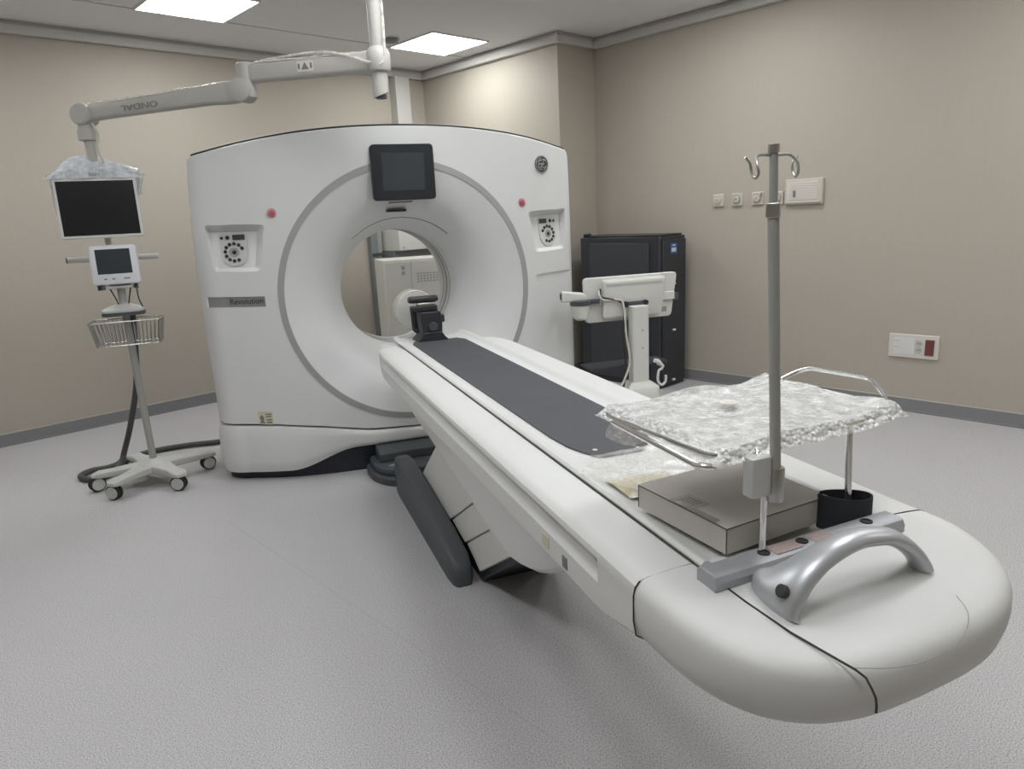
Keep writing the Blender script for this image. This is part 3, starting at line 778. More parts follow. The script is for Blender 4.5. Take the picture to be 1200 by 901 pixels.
obj('support_rod', T(round_path([(RX, RY, .825), (RX, RY, .97), (RX-.010, RY+.008, 1.018), (RX+.004, RY+.05, 1.010)], .02), .0055, 12), CHROME, tr)
obj('support_rod', T([(1.014, .962, .835), (1.014, .970, 1.005)], .0065, 12), CHROME, tr)
iv = thing('infusion_pole', 'upright grey infusion pole with two hooks clamped above the table end', 'infusion pole', (RX+.03, RY-.012, .93))
px_, py_ = RX+.015, RY-.010
bm = bmesh.new(); loft(bm, [[(x, y, z) for x, y in rrect(RX-.036, RX+.003, RY-.014, RY+.012, .003)] for z in (.945, .9465, 1.0115, 1.013)])
CLAMP = mat('clamp_grey', (.56, .56, .55), .35, .15)
obj('clamp_block', bm, CLAMP, iv, bevel=.001)
obj('pole_sleeve', LA([(.0125, .932), (.0135, .934), (.0135, .990), (.0125, .992)], (RX+.015, RY-.010, 0), 'Z', 24), STEEL, iv)
obj('clamp_jaw', B((RX+.0032, RX+.026, RY-.008, RY+.012, .936, .988)), STEEL, iv, bevel=.002)
P0 = Vector((px_-.002, py_, .985)); P1 = Vector((RX-.009, RY-.008, 1.410)); P2 = Vector((RX-.012, RY-.008, 1.498))
obj('lower_pole', T([P0, P1], .0088, 16), POLEGREY, iv)
obj('upper_pole', T([P1, P2], .0065, 16), POLEGREY, iv)
obj('height_collar', T([P1-Vector((0, 0, .013)), P1+Vector((0, 0, .010))], .0145, 4), STEEL, iv, bevel=.002)
obj('pole_cap', T([P2-Vector((0, 0, .006)), P2+Vector((0, 0, .006))], .0085, 12), STEEL, iv)
for sx in (-1, 1):
    h = P2-Vector((0, 0, .010))
    e = h+Vector((sx*.036, 0, -.001))
    obj('hook', T(smooth_path([h, h+Vector((sx*.026, 0, .001)), e+Vector((sx*-.002, -.004, -.003)), e+Vector((sx*.001, -.010, -.013)), e+Vector((sx*.0, -.012, -.025)), e+Vector((sx*.001, -.006, -.031)), e+Vector((sx*.002, .001, -.024)), e+Vector((sx*.003, .004, -.010)), e+Vector((sx*.012, .004, .000))], 5), .0021, 8), STEEL, iv)
# bubble wrap over the tray
def bub(u, v):
    U, V = 2*u-1, 2*v-1
    x = U*.226-.006; y = V*.169
    z = .010+.004*sin(U*5)*cos(V*4)
    e = max(abs(U), abs(V)); z -= .022*sst(.90, 1, e)
    if U > .7: x += .012*sin(V*7)+.012*(U-.7); 
    if V > .6: z += .006*sin(U*6+1)
    return TR @ Vector((x, y, z))
bw_ = crumple(lambda u, v: bub(u, v), 60, 44, .006, 11)
bo = obj('bubble_wrap', bw_, BUBBLE, flip=False); tag(bo, 'crumpled transparent bubble wrap covering the chrome tray', 'bubble wrap')
def tail(u, v):     # loose end hanging off the left handle
    a = Vector((.592+.045*v, 1.145-.10*v, 1.050)); dn = Vector((.03+.05*v, .03, -.062-.018*sin(v*6))); p = a+dn*u; p.x += .010*sin(v*9+u*5); return SC @ p
obj('loose_end', crumple(tail, 10, 14, .006, 3), BUBBLE, bo, flip=False)
tape = bmesh.new(); box(tape, .622, .655, 1.02, 1.05, 1.058, 1.0595); 
obj('tape_patch', placed_(LA([(.017, 1.0660), (.017, 1.0670)], (.80, 1.045, 0), 'Z', 18), SC), PLATEW, bo)
# black cuff round the second rod's foot
cf = bmesh.new(); loops = []
for i in range(33):
    a = radians(-200+335*i/32); r = .062+.003*sin(a*3); l = []
    for (q, z) in ((0, .8125), (0, .870-.010*cos(a)), (-.004, .870-.010*cos(a)), (-.004, .8125)):
        l.append((1.020+cos(a)*(r+q)*1.0, .972+sin(a)*(r+q)*.50, z))
    loops.append(l)
cfo = obj('strap_cuff', loft(cf, loops), CUFF); tag(cfo, 'black curled fabric cuff around the foot of the right tray rod', 'cuff')

# ------------------------------------------------------------------ ceiling arm with monitor
ca = thing('monitor_boom', 'cream jointed boom reaching left from its ceiling column above the scanner', 'boom', (.704, 3.6, 2.85))
cxa, cya = .704, 3.6
obj('column', LA([(.034, 2.145), (.034, 2.845)], (cxa, cya, 0), 'Z', 28), WARM, ca)
obj('ceiling_flange', LA([(.14, 2.8485), (.14, 2.82), (.06, 2.80)], (cxa, cya, 0), 'Z', 32), WARM, ca)
lt_ = bmesh.new(); n = 28; lo = [(cxa+.038*cos(2*pi*k/n), cya+.038*sin(2*pi*k/n)) for k in range(n)]
loft(lt_, [[(x, y, 2.010+.028*(x-cxa)/.076) for x, y in lo], [(x, y, 2.12) for x, y in lo]])
obj('column_end', lt_, WARM, ca)
obj('end_recess', LA([(.026, 1.996), (.026, 2.012)], (cxa, cya, 0), 'Z', 24), DARK, ca)
obj('hub', LA([(.040, 2.11), (.052, 2.118), (.058, 2.135), (.058, 2.195), (.048, 2.215), (.037, 2.225)], (cxa, cya, 0), 'Z', 32), WARM, ca)
J2 = Vector((.112, 3.95, 2.165))
Aa = Vector((cxa, cya, 2.165))
d = (J2-Aa).normalized(); s = Vector((-d.y, d.x, 0))
def beam(A, Bv, secs, nn=4):     # secs: (t, half width, zlo, zhi)
    loops = []; D = Bv-A; dd = D.normalized(); sd_ = Vector((-dd.y, dd.x, 0)).normalized(); up = sd_.cross(dd)*-1
    if up.z < 0: up = -up
    for t_, w_, lo_, hi_ in secs:
        p = A+D*t_; l = []
        for a, b in rrect(-w_, w_, lo_, hi_, min(w_, (hi_-lo_)/2)*.45, nn): l.append(p+sd_*a+up*b)
        loops.append(l)
    return loft(bmesh.new(), loops)
obj('extension_arm', beam(Aa, J2, [(.06, .042, -.05, .045), (.25, .036, -.048, .038), (.55, .034, -.048, .036), (.9, .034, -.048, .036), (.99, .030, -.048, .036)]), WARM, ca, smooth=40)
obj('cable', T(smooth_path([(J2.x, J2.y, 2.20), Aa+(J2-Aa)*.75+Vector((0, -.03, .050)), Aa+(J2-Aa)*.45+Vector((0, -.035, .056)), Aa+(J2-Aa)*.25+Vector((0, -.05, .030)), Aa+(J2-Aa)*.10+Vector((0, -.06, -.01)), (cxa+.01, cya-.058, 2.15), (cxa+.03, cya-.035, 2.30), (cxa+.03, cya-.02, 2.6)]), .006, 8), ARMFILM, ca)
obj('elbow_post', LA([(.042, 2.05), (.044, 2.06), (.044, 2.205), (.036, 2.212)], (J2.x, J2.y, 0), 'Z', 24), WARM, ca)
J1 = Vector((-.690, 4.40, 2.035)); J2b = Vector((J2.x-.02, J2.y+.01, 2.085))
obj('spring_arm', beam(J2b, J1, [(.03, .034, -.050, .050), (.10, .036, -.050, .052), (.22, .034, -.042, .045), (.6, .032, -.038, .040), (.90, .030, -.036, .036), (.99, .030, -.036, .036)]), WARM, ca, smooth=40)
dd = (J1-J2b).normalized(); sd_ = Vector((-dd.y, dd.x, 0)).normalized()
obj('elbow_joint', T([J2b-sd_*.05, J2b-sd_*.046, J2b+sd_*.046, J2b+sd_*.05], [.044, .054, .054, .044], 28), WARM, ca)
obj('wrist_joint', T([J1-sd_*.05, J1-sd_*.042, J1+sd_*.042, J1+sd_*.05], [.045, .056, .056, .045], 28), WARM, ca)
obj('wrist_post', LA([(.034, 1.915), (.036, 2.03)], (J1.x-.006, J1.y, 0), 'Z', 24), WARM, ca)
obj('wrist_collar', LA([(.036, 1.905), (.044, 1.908), (.044, 1.958), (.036, 1.962)], (J1.x-.006, J1.y, 0), 'Z', 24), WARM, ca)
obj('drop_tube', LA([(.025, 1.55), (.025, 1.905)], (J1.x, J1.y, 0), 'Z', 20), WARM, ca)
obj('cable', T(smooth_path([(J1.x+.03, J1.y-.03, 1.99), (J1.x+.05, J1.y-.03, 1.93), (J1.x+.035, J1.y-.025, 1.88), (J1.x+.05, J1.y-.02, 1.80), (J1.x+.045, J1.y, 1.72)]), .006, 8), CABLEW, ca)
# lettering (the arm hangs so that it reads upside down)
mid = J2b+(J1-J2b)*.62-sd_*0
front = sd_ if sd_.y < 0 else -sd_
xax = dd if dd.x > 0 else -dd
R_ = Matrix((xax, front.cross(xax), front)).transposed().to_4x4()
Mt = Matrix.Translation(mid+front*.0345-Vector((0, 0, .004))) @ R_ @ Matrix.Rotation(pi, 4, 'Z')
obj('lettering', text_mesh('ONDAL', .040, Mt, .0008, sx=1.5), INKGREY, ca)
# warning plate on the extension arm
d2 = (J2-Aa).normalized(); f2 = Vector((d2.y, -d2.x, 0)); f2 = f2 if f2.y < 0 else -f2
x2 = d2 if d2.x > 0 else -d2
R2 = Matrix((x2, f2.cross(x2), f2)).transposed().to_4x4(); Mw = Matrix.Translation(Aa+(J2-Aa)*.52+f2*.035) @ R2
wp = PR(rrect(-.042, .042, -.024, .024, .006), 0, .0012, 'Z'); wp.transform(Mw); wpo = obj('warning_label', wp, PLATEW, ca)
wp = PR([(-.020, -.016), (.020, -.016), (0, .018)], .0012, .002, 'Z'); box(wp, -.037, -.026, -.012, .012, .0012, .002); box(wp, .026, .037, -.012, .012, .0012, .002); wp.transform(Mw); obj('warning_triangle', wp, INKGREY, wpo)
# protective film on top of both beams
def armfilm(A, Bv, h0, seed, t0, t1):
    D = Bv-A
    dd_ = D.normalized(); s_ = Vector((-dd_.y, dd_.x, 0)).normalized()
    def f(u, v):
        a = radians(-75+150*v); p = A+D*(t0+(t1-t0)*u); return p+s_*(.036*sin(a))+Vector((0, 0, h0-.014+.018*cos(a)))
    return crumple(f, 40, 10, .014, seed)
fm = obj('film_wrap', armfilm(J2b, J1, .040, 21, .12, .97), ARMFILM, ca, flip=False)
fm = obj('film_wrap', armfilm(Aa, J2, .036, 22, .14, .92), ARMFILM, ca, flip=False)

# monitor hanging on the arm (own thing: unhooks from the tube)
MC = Vector((-.693, 4.36, 1.562))
def mon_M(c, tilt, yaw): return Matrix.Translation(c) @ Matrix.Rotation(yaw, 4, 'Z') @ Matrix.Rotation(tilt, 4, 'X')
MM = mon_M(MC, radians(-4), radians(3))
def placed(bm, M_): bm.transform(M_); return bm
mo = thing('hanging_monitor', 'large black-screened monitor hanging from the cream ceiling boom, topped with white film', 'monitor', MC)
W_, H_ = .193, .151
hs = obj('housing', placed(loft(bmesh.new(), [[(x, y, z) for x, z in rrect(-W_+i_, W_-i_, -H_+i_, H_-i_, .008)] for y, i_ in ((-.022, .002), (-.019, 0), (.018, 0), (.03, .02))]), MM), CART, mo, bevel=.001)
obj('screen', placed(B((-W_+.014, W_-.014, -.0235, -.0215, -H_+.013, H_-.012)), MM), GLASSK, hs)
obj('vesa_mount', placed(B((-.05, .05, .030, .050, -.05, .05)), MM), CART, mo, bevel=.003)
obj('neck', T([(J1.x, J1.y+.01, 1.60), (J1.x, J1.y+.035, 1.38), (-.665, J1.y+.02, 1.30)], .016, 14), STEEL, mo)
obj('handle_bar', T([(-.905, 4.47, 1.300), (-.46, 4.47, 1.297)], .015, 16), WARM, mo)
obj('bar_end', T([(-.912, 4.47, 1.300), (-.905, 4.47, 1.300)], .0155, 16), DARK, mo)
def cov(u, v):
    a = -1+2*u
    # v: 0 front bottom edge -> 1 back hanging
    top = H_+lerp_table([(-1, .012), (-.85, .045), (-.6, .100), (-.4, .118), (-.15, .122), (.2, .105), (.6, .078), (1, .055)], a)
    x = a*(W_+.018+ (.02 if v < .25 else 0))
    if v < .3: y = -.030+.008*sin(a*9); z = H_-.004+(top-H_)*.35*(v/.3)
    elif v < .6: t_ = (v-.3)/.3; y = -.030+.075*t_; z = H_+(top-H_)*(.35+.65*sin(t_*pi/2))
    else: t_ = (v-.6)/.4; y = .045+.04*sin(t_*pi/2)*(1-abs(a)**4); z = top-.14*t_
    return MM @ Vector((x, y, z))
co_ = obj('monitor_cover', crumple(cov, 34, 26, .007, 33), WRAPW, flip=False); tag(co_, 'bluish white plastic film bunched over the top of the hanging monitor', 'plastic cover')
cvx = Matrix.Translation((0, 0, 0))
def flap(sgn):
    def f(u, v):
        y = -.020+.05*u; x = sgn*(W_+.004+.020*(1-v)*(.4+.6*u)+(.022 if sgn > 0 else .004)*(1-v)); z = H_+.018-(.20 if sgn < 0 else .11)*v; return MM @ Vector((x, y, z))
    return crumple(f, 8, 16, .008, 40+sgn)
obj('side_flap', flap(1), WRAPW, co_, flip=False); obj('side_flap', flap(-1), WRAPW, co_, flip=False)
bm = text_mesh('BBH', .022, Matrix(), .0008, sx=1.3)
obj('cover_print', placed(bm, MM @ Matrix.Translation((.005, -.036, H_+.018)) @ Matrix.Rotation(pi/2, 4, 'X')), INKGREY, co_)

# ------------------------------------------------------------------ rolling patient monitor stand
SX, SY = -.655, 4.42
ps = thing('patient_monitor_stand', 'rolling grey stand carrying a small monitor and wire basket by the left wall', 'monitor stand', (SX, SY, 0), 0)
# base: hub with four legs
hubb = LA([(.075, .085), (.085, .095), (.085, .125), (.05, .14), (.028, .15)], (SX, SY, 0), 'Z', 28)
obj('base_hub', hubb, GREYCAST, ps)
ends = [(-.835, 4.215), (-.505, 4.20), (-.365, 4.52), (-.80, 4.70), (-.95, 4.42)]
for ex_, ey_ in ends:
    a = Vector((SX, SY, .105)); e = Vector((ex_, ey_, .085)); dv = (e-a); dn = dv.normalized(); sdv = Vector((-dn.y, dn.x, 0)).normalized()
    loops = []
    for t_, w_, lo_, hi_ in ((.10, .075, -.02, .022), (.42, .048, -.018, .026), (.75, .034, -.012, .026), (1.0, .042, -.004, .026), (1.10, .030, -.0, .018)):
        p = a+dv*t_; loops.append([p+sdv*x+Vector((0, 0, z)) for x, z in rrect(-w_, w_, lo_, hi_, .008, 3)])
    lg = obj('base_leg', loft(bmesh.new(), loops), GREYCAST, ps, smooth=40)
    ang = random.Random(ex_*97).uniform(-.9, .9)+pi/2
    ax = Vector((cos(ang), sin(ang), 0)); cwh = Vector((ex_, ey_, .0435))+Vector((-ax.y, ax.x, 0))*.012
    ca_ = obj('caster', T([cwh-ax*.020, cwh-ax*.017, cwh-ax*.006, cwh-ax*.004], [.034, .043, .043, .034], 22), RUBBER, ps)
    tube_b = T([cwh+ax*.004, cwh+ax*.006, cwh+ax*.017, cwh+ax*.020], [.034, .043, .043, .034], 22); obj('caster_wheel', tube_b, RUBBER, ca_)
    hb = bmesh.new(); tube(hb, [cwh-ax*.0265, cwh+ax*.0265], .034, 18); tube(hb, [Vector((ex_, ey_, .034)), Vector((ex_, ey_, .080))], .013, 12)
    obj('caster_fork', hb, GREYCAST, ca_)
obj('column', T([(SX, SY, .12), (SX-.012, SY, 1.02)], .019, 18), POLEGREY, ps)
obj('upright_stub', T([(SX-.012, SY, 1.0), (SX-.012, SY, 1.14)], .022, 16), GREYCAST, ps)
obj('swivel_plate', loft(bmesh.new(), [[(SX-.015+x*s_, SY-.02+y*s_, z) for x, y in rrect(-.105, .105, -.075, .075, .05)] for z, s_ in ((1.000, 1), (1.022, 1.0), (1.030, .92), (1.052, .35))]), GREYCAST, ps, smooth=35)
obj('plate_rim', PR([(SX-.015+x, SY-.02+y) for x, y in rrect(-.106, .106, -.076, .076, .05)], .992, 1.0115, 'Z'), DARK, ps)
# wire basket
bk = bmesh.new(); bw0, bw1, bz0, bz1 = .165, .155, .835, .965
for z, w_, d_ in ((bz1, .178, .095), (bz0, .158, .075)):
    tube(bk, [(SX-.005+x, SY-.04+y, z) for x, y in rrect(-w_, w_, -d_, d_, .02, 3)], .004, 6, closed=True)
bko = obj('wire_basket', bk, STEEL, ps)
wr = bmesh.new()
for k_ in range(17):
    f = -1+2*k_/16
    for sy in (-1, 1): tube(wr, [(SX-.005+f*.172, SY-.04+sy*.095, bz1), (SX-.005+f*.152, SY-.04+sy*.075, bz0)], .0030, 5)
for k_ in range(1, 6):
    f = -1+2*k_/6
    for sx in (-1, 1): tube(wr, [(SX-.005+sx*.178, SY-.04+f*.09, bz1), (SX-.005+sx*.158, SY-.04+f*.07, bz0)], .0030, 5)
for k_ in range(9):
    f = -1+2*k_/8; tube(wr, [(SX-.005+f*.15, SY-.04-.075, bz0), (SX-.005+f*.15, SY-.04+.075, bz0)], .0030, 5)
obj('basket_wires', wr, STEEL, bko)
# the monitor
PM = mon_M(Vector((SX-.012, SY-.06, 1.265)), radians(-6), radians(2))
pm = obj('patient_monitor', placed(loft(bmesh.new(), [[(x, y, z) for x, z in rrect(-.113+i_, .113-i_, -.103+i_, .103-i_, .014)] for y, i_ in ((-.035, .006), (-.030, 0), (.05, .0), (.085, .02))]), PM), mat('monitor_white', (.70, .71, .74), .4), ps, smooth=40)
obj('screen', placed(B((-.082, .083, -.0365, -.0345, -.048, .082)), PM), SCRGREY, pm)
for x in (-.05, -.012, .045, .06):
    obj('front_button', placed(B((x-.007, x+.007, -.0365, -.0345, -.078, -.071)), PM), INKGREY, pm)
obj('speaker_slot', placed(B((-.04, .06, -.03, .03, -.1075, -.102)), PM), DARK, pm)
obj('bracket', placed(B((-.055, .07, -.02, .05, -.125, -.108)), PM), GREYCAST, ps, bevel=.004)
for x, y in ((-.09, -.02), (-.07, -.05), (.085, -.02)): obj('port_plug', placed(LA([(.011, -.130), (.011, -.104)], (x, y+.03, 0), 'Z', 12), PM), DARK, pm)
for pts in ([(SX-.065, SY-.03, 1.15), (SX-.04, SY-.03, 1.08), (SX-.03, SY-.02, 1.035)], [(SX+.04, SY-.03, 1.14), (SX+.025, SY-.035, 1.08), (SX+.012, SY-.03, 1.03)], [(SX+.07, SY-.03, 1.15), (SX+.072, SY-.04, 1.08), (SX+.088, SY-.03, 1.01), (SX+.085, SY-.03, .99)]):
    obj('cable', T(smooth_path(pts), .0035, 6), RUBBER, ps)
# hose from stand to scanner
hz = .020
hp = [(-.640, 4.47, .985), (-.662, 4.52, .800), (-.710, 4.65, .55), (-.800, 4.78, .28), (-.872, 4.86, .10), (-.90, 4.84, .035), (-.96, 4.80, hz), (-1.06, 4.78, hz), (-1.10, 4.69, hz), (-1.03, 4.60, hz), (-.93, 4.64, hz), (-.90, 4.84, hz), (-.82, 4.98, hz), (-.68, 5.04, hz), (-.50, 5.05, hz), (-.33, 5.03, hz), (-.10, 5.07, hz), (.08, 5.10, hz)]
ho = obj('supply_hose', T(smooth_path(hp, 8), .017, 12), HOSE); tag(ho, 'dark grey hose looping from the monitor stand across the floor to the scanner', 'hose')

# ------------------------------------------------------------------ equipment rack by the right wall (wall frame)
p0 = uv(4.65, 3.2)
rk = thing('equipment_rack', 'tall black equipment rack against the right wall beside the scanner', 'equipment rack', p0, TA)
# local: x = into the wall (u), y = v
body = PR([(x, y) for x, y in ((0, 0.012), (.012, 0), (.34, 0), (.35, .01), (.35, .80), (.34, .81), (.012, .81), (0, .80))], .0, 1.205, 'Z')
obj('cabinet_body', body, RACKBLK, rk, world=False, bevel=.004)
obj('back_panel', B((-.012, -.001, .10, .70, .62, 1.16)), RACKPANEL, rk, world=False, bevel=.003)
obj('back_panel', B((-.012, -.001, .10, .70, .05, .58)), RACKPANEL, rk, world=False, bevel=.003)
obj('top_panel', B((.02, .33, .02, .79, 1.206, 1.222)), RACKBLK, rk, world=False, bevel=.004)
obj('lift_lug', B((.0, .05, .72, .77, 1.2225, 1.24)), RACKBLK, rk, world=False, bevel=.006)
dr = obj('door', B((.02, .33, -.018, -.002, .04, 1.18)), RACKBLK, rk, world=False, bevel=.003)
for z in (.66, .42, .30): obj('door_rib', B((.02, .33, -.0215, -.018, z, z+.004)), RACKPANEL, dr, world=False)
for z in (.80, .43, .02): obj('handle', B((.14, .17, -.036, -.019, z+.03, z+.045)), CART, dr, world=False, bevel=.003)
bl = obj('blue_label', B((.11, .20, -.0215, -.0185, 1.07, 1.15)), BLUE, dr, world=False)
obj('label_print', B((.125, .185, -.0225, -.0216, 1.085, 1.115), (.135, .175, -.0225, -.0216, 1.13, 1.14)), PLATEW, bl, world=False)
obj('plinth', B((.01, .34, .01, .80, -.0, .03)), RUBBER, rk, world=False)
bpy.data.objects.remove([o for o in bpy.data.objects if o.name.startswith('plinth') and o.parent == rk][0])

# ------------------------------------------------------------------ wheeled terminal cart seen from behind
CX, CY = 2.455, 4.27
ct = thing('terminal_cart', 'white computer cart seen from behind, standing before the black rack', 'computer cart', (CX*.915, CY*.915, 0), 0)
K_ = .915
CM = Matrix.Translation((0, 0, 1.42*(1-K_))) @ Matrix.Scale(K_, 4) @ Matrix.Translation((CX, CY, 0)) @ Matrix.Rotation(radians(-4), 4, 'Z')
CF = Matrix.Translation((CX*K_, CY*K_, 0)) @ Matrix.Rotation(radians(-4), 4, 'Z')
def cobj(name, bm, m, parent=ct, low=False, **k): bm.transform(CF if low else CM); return obj(name, bm, m, parent, **k)
cobj('monitor_back', loft(bmesh.new(), [[(x, y, z) for x, z in rpoly([(-.355, .985), (.345, .985), (.30, .680), (-.345, .680)], .03)] for y in (.02, .055)]), CART, bevel=.005)
cobj('rear_housing', loft(bmesh.new(), [[(x, y, z) for x, z in rpoly([(-.225+i_, .965-i_), (.235-i_, .965-i_), (.20-i_, .705+i_), (-.235+i_, .705+i_)], .02)] for y, i_ in ((.02, 0), (-.02, 0), (-.03, .012))]), CART, bevel=.003)
cobj('rear_vent', B((-.215, .20, -.034, -.0302, .925, .940)), GREYCAST)
cobj('side_clip', B((.20, .31, -.012, .022, .80, .855)), CART, bevel=.005)
cobj('clip_latch', B((.305, .345, -.005, .03, .79, .84)), DARK, bevel=.004)
cobj('rating_label', B((.215, .262, .0175, .0198, .715, .75)), RING)
cobj('switch_slot', B((.225, .24, .016, .0198, .865, .895)), RING)
cobj('hinge_bracket', B((-.085, .075, -.045, -.031, .775, .812)), DARK, bevel=.004)
for x in (-.08, .07): cobj('hinge_knob', LA([(.017, -.055), (.017, -.030)], (x, 0, .800), 'Y', 16), BLACK)
cobj('column', loft(bmesh.new(), [[(x, y, z) for x, y in rrect(-.062, .062, -.115, -.035, .015)] for z in (.26, .30, .77, .785)]), CART, bevel=.003, smooth=40)
for z in (.62, .50): cobj('column_screw', LA([(.007, -.1175), (.007, -.1145)], (.01, 0, z), 'Y', 12), RING)
cobj('column_foot', loft(bmesh.new(), [[(x*s_, y*s_-.07, z) for x, y in rrect(-.11, .11, -.09, .09, .03)] for z, s_ in ((.14, 1.15), (.225, 1.10), (.24, .95), (.262, .66))]), CART, smooth=40)
cobj('base_legs', B((-.26, -.20, -.30, .20, .075, .12), (.20, .26, -.30, .20, .075, .12), (-.20, .20, -.12, -.02, .075, .12)), CART, bevel=.012, low=True)
cobj('base_post', B((-.09, .09, -.15, .0, .10, .225)), CART, low=True, bevel=.01)
for x, y in ((-.23, -.27), (.23, -.27), (-.23, .17), (.23, .17)):
    w = cobj('caster', LA([(.026, x-.016), (.036, x-.012), (.036, x+.012), (.026, x+.016)], (0, y, .0365), 'X', 20), RUBBER, low=True); wf = cobj('caster_fork', B((x-.020, x-.0165, y-.015, y+.015, .03, .075), (x+.0165, x+.020, y-.015, y+.015, .03, .075), (x-.02, x+.02, y-.015, y+.015, .070, .0755)), CART, parent=w, low=True)
cobj('rear_tray', B((-.34, .26, -.02, .16, .355, .372)), RACKPANEL, bevel=.004)
for pts, m_ in (([(-.245, .015, .90), (-.262, -.02, .87), (-.235, -.04, .838), (-.15, -.05, .835), (-.105, -.06, .80), (-.105, -.10, .60), (-.09, -.12, .42), (-.14, -.14, .30), (-.20, -.16, .22)], CABLEW),
                ([(-.240, .015, .905), (-.256, -.025, .862), (-.20, -.045, .842), (-.13, -.05, .825), (-.10, -.06, .77), (-.125, -.10, .58), (-.12, -.12, .38), (-.15, -.14, .24)], RUBBER)):
    cobj('cable', T(smooth_path(pts), .0075, 8), m_)
hkm = cobj('hook_stalk', T(smooth_path([(.125, -.10, .375), (.155, -.12, .36), (.15, -.12, .34), (.128, -.12, .325), (.122, -.12, .26), (.150, -.12, .225), (.180, -.12, .245), (.183, -.12, .29)], 5), .009, 10), CART)
cobj('hook_grip', T([(.095, -.12, .405), (.12, -.12, .395), (.165, -.12, .355)], [.014, .018, .009], 12), CART, parent=hkm)
# scanner gun in its cradle
gh = cobj('scanner_holder', LA([(.030, .715), (.050, .73), (.062, .80), (.066, .83)], (-.40, -.02, 0), 'Z', 24), CART)
cobj('holder_ring', LA([(.0665, .815), (.070, .815), (.070, .845), (.0665, .845)], (-.40, -.02, 0), 'Z', 24), DARK, parent=gh)
cobj('holder_arm', B((-.345, -.26, -.03, .02, .815, .845)), DARK, parent=gh, bevel=.004)
gn = thing('barcode_scanner', 'white handheld scanner resting in the holder at the left of the cart', 'handheld scanner', CM @ Vector((-.42, -.02, .85)))
def gobj(name, bm, m, parent=gn, **k): bm.transform(CM); return obj(name, bm, m, parent, **k)
sg = [(-.535, .880, .020, .036), (-.50, .878, .026, .036), (-.44, .872, .030, .032), (-.39, .868, .028, .030), (-.36, .862, .018, .020)]
gobj('scanner_head', loft(bmesh.new(), [[(x, -.02+a, z+b) for a, b in rrect(-w_, w_, -h_, h_, min(w_, h_)*.6, 4)] for x, z, w_, h_ in sg]), CART, smooth=50)
gobj('scan_window', B((-.540, -.534, -.034, -.006, .862, .9)), DARK)
gobj('grip', T([(-.42, -.02, .868), (-.405, -.02, .80), (-.40, -.02, .76)], [.022, .018, .016], 14), CART)

# ------------------------------------------------------------------ wall fittings on the right wall
def rwall(v, z): return uv(U1-.0005, v, z)
def outlet(v, z, kind, label):
    t_ = thing('gas_outlet', label, 'wall outlet', rwall(v, z), TA, 'medical gas outlets')
    obj('cover_plate', loft(bmesh.new(), [[(x, a, b) for a, b in rrect(-.045+i_, .045-i_, -.048+i_, .048-i_, .006)] for x, i_ in ((0, 0), (-.012, 0), (-.018, .006))]), PLATE, t_, world=False)
    obj('coupler', LA([(.026, -.019), (.026, -.030), (.018, -.034), (.010, -.034), (.010, -.028)], (0, 0, .0), 'X', 20), PLATE, t_, world=False)
    if kind: obj('release_ring', LA([(.034, -.0185), (.034, -.022), (.028, -.022)], (0, 0, 0), 'X', 20, caps=False), RING, t_, world=False)
    if kind == 2: obj('label_tab', B((-.025, -.018, -.040, -.030, .01, .04)), INKGREY, t_, world=False)
    return t_
outlet(2.965, 1.455, 0, 'small ivory wall outlet, leftmost of the row on the right wall')
outlet(2.805, 1.455, 1, 'small ivory wall outlet with crossed cover, second from the left of the row')
outlet(2.640, 1.455, 2, 'small ivory wall outlet just left of the infusion pole')
outlet(2.485, 1.450, 1, 'small ivory wall outlet beside the wide cover plate, half behind the infusion pole')
t_ = thing('wall_cover_plate', 'wide ivory cover plate on the right wall just right of the infusion pole', 'wall plate', rwall(2.29, 1.485), TA)
obj('plate_frame', loft(bmesh.new(), [[(x, a, b) for a, b in rrect(-.135+i_, .135-i_, -.088+i_, .088-i_, .008)] for x, i_ in ((0, 0), (-.022, 0), (-.028, .006))]), PLATE, t_, world=False)
obj('plate_insert', B((-.031, -.0282, -.105, .118, -.055, .072)), PLATEW, t_, world=False, bevel=.002)
for q in range(7): obj('insert_rib', B((-.0325, -.0312, -.10, .10, -.045+q*.016, -.041+q*.016)), PLATE, t_, world=False)
obj('plate_lip', B((-.034, -.028, -.125, .125, -.078, -.062)), PLATE, t_, world=False, bevel=.002)
obj('plate_latch', B((-.038, -.031, .052, .070, -.035, .010)), INKGREY, t_, world=False, bevel=.002)
t_ = thing('socket_panel', 'white socket panel with a dark red module, low on the right wall', 'socket panel', rwall(1.506, .447), TA)
obj('plate_frame', loft(bmesh.new(), [[(x, a, b) for a, b in rrect(-.152+i_, .152-i_, -.079+i_, .079-i_, .006)] for x, i_ in ((0, 0), (-.010, 0), (-.014, .004))]), PLATEW, t_, world=False)
obj('white_module', B((-.0165, -.0142, -.01, .120, -.055, .055)), mat('module_white', (.70, .69, .68), .4), t_, world=False, bevel=.001)
for z in (-.01, .03): obj('switch_mark', B((-.018, -.0166, .085, .115, z, z+.006)), PLATE, t_, world=False)
for z in (-.022, .022):
    so = obj('socket', LA([(.020, -.0145), (.020, -.018), (.015, -.018), (.015, -.0155)], (0, -.035, z), 'X', 24), GREYCAST, t_, world=False)
    obj('pin_hole', LA([(.003, -.0145), (.003, -.0165)], (0, -.041, z), 'X', 10), INK, so, world=False); obj('pin_hole', LA([(.003, -.0145), (.003, -.0165)], (0, -.029, z), 'X', 10), INK, so, world=False)
obj('red_module', B((-.020, -.0142, -.125, -.072, -.052, .052)), REDBOX, t_, world=False, bevel=.002)
obj('red_rocker', B((-.0225, -.0202, -.120, -.078, -.005, .045)), REDBOX, t_, world=False, bevel=.001)

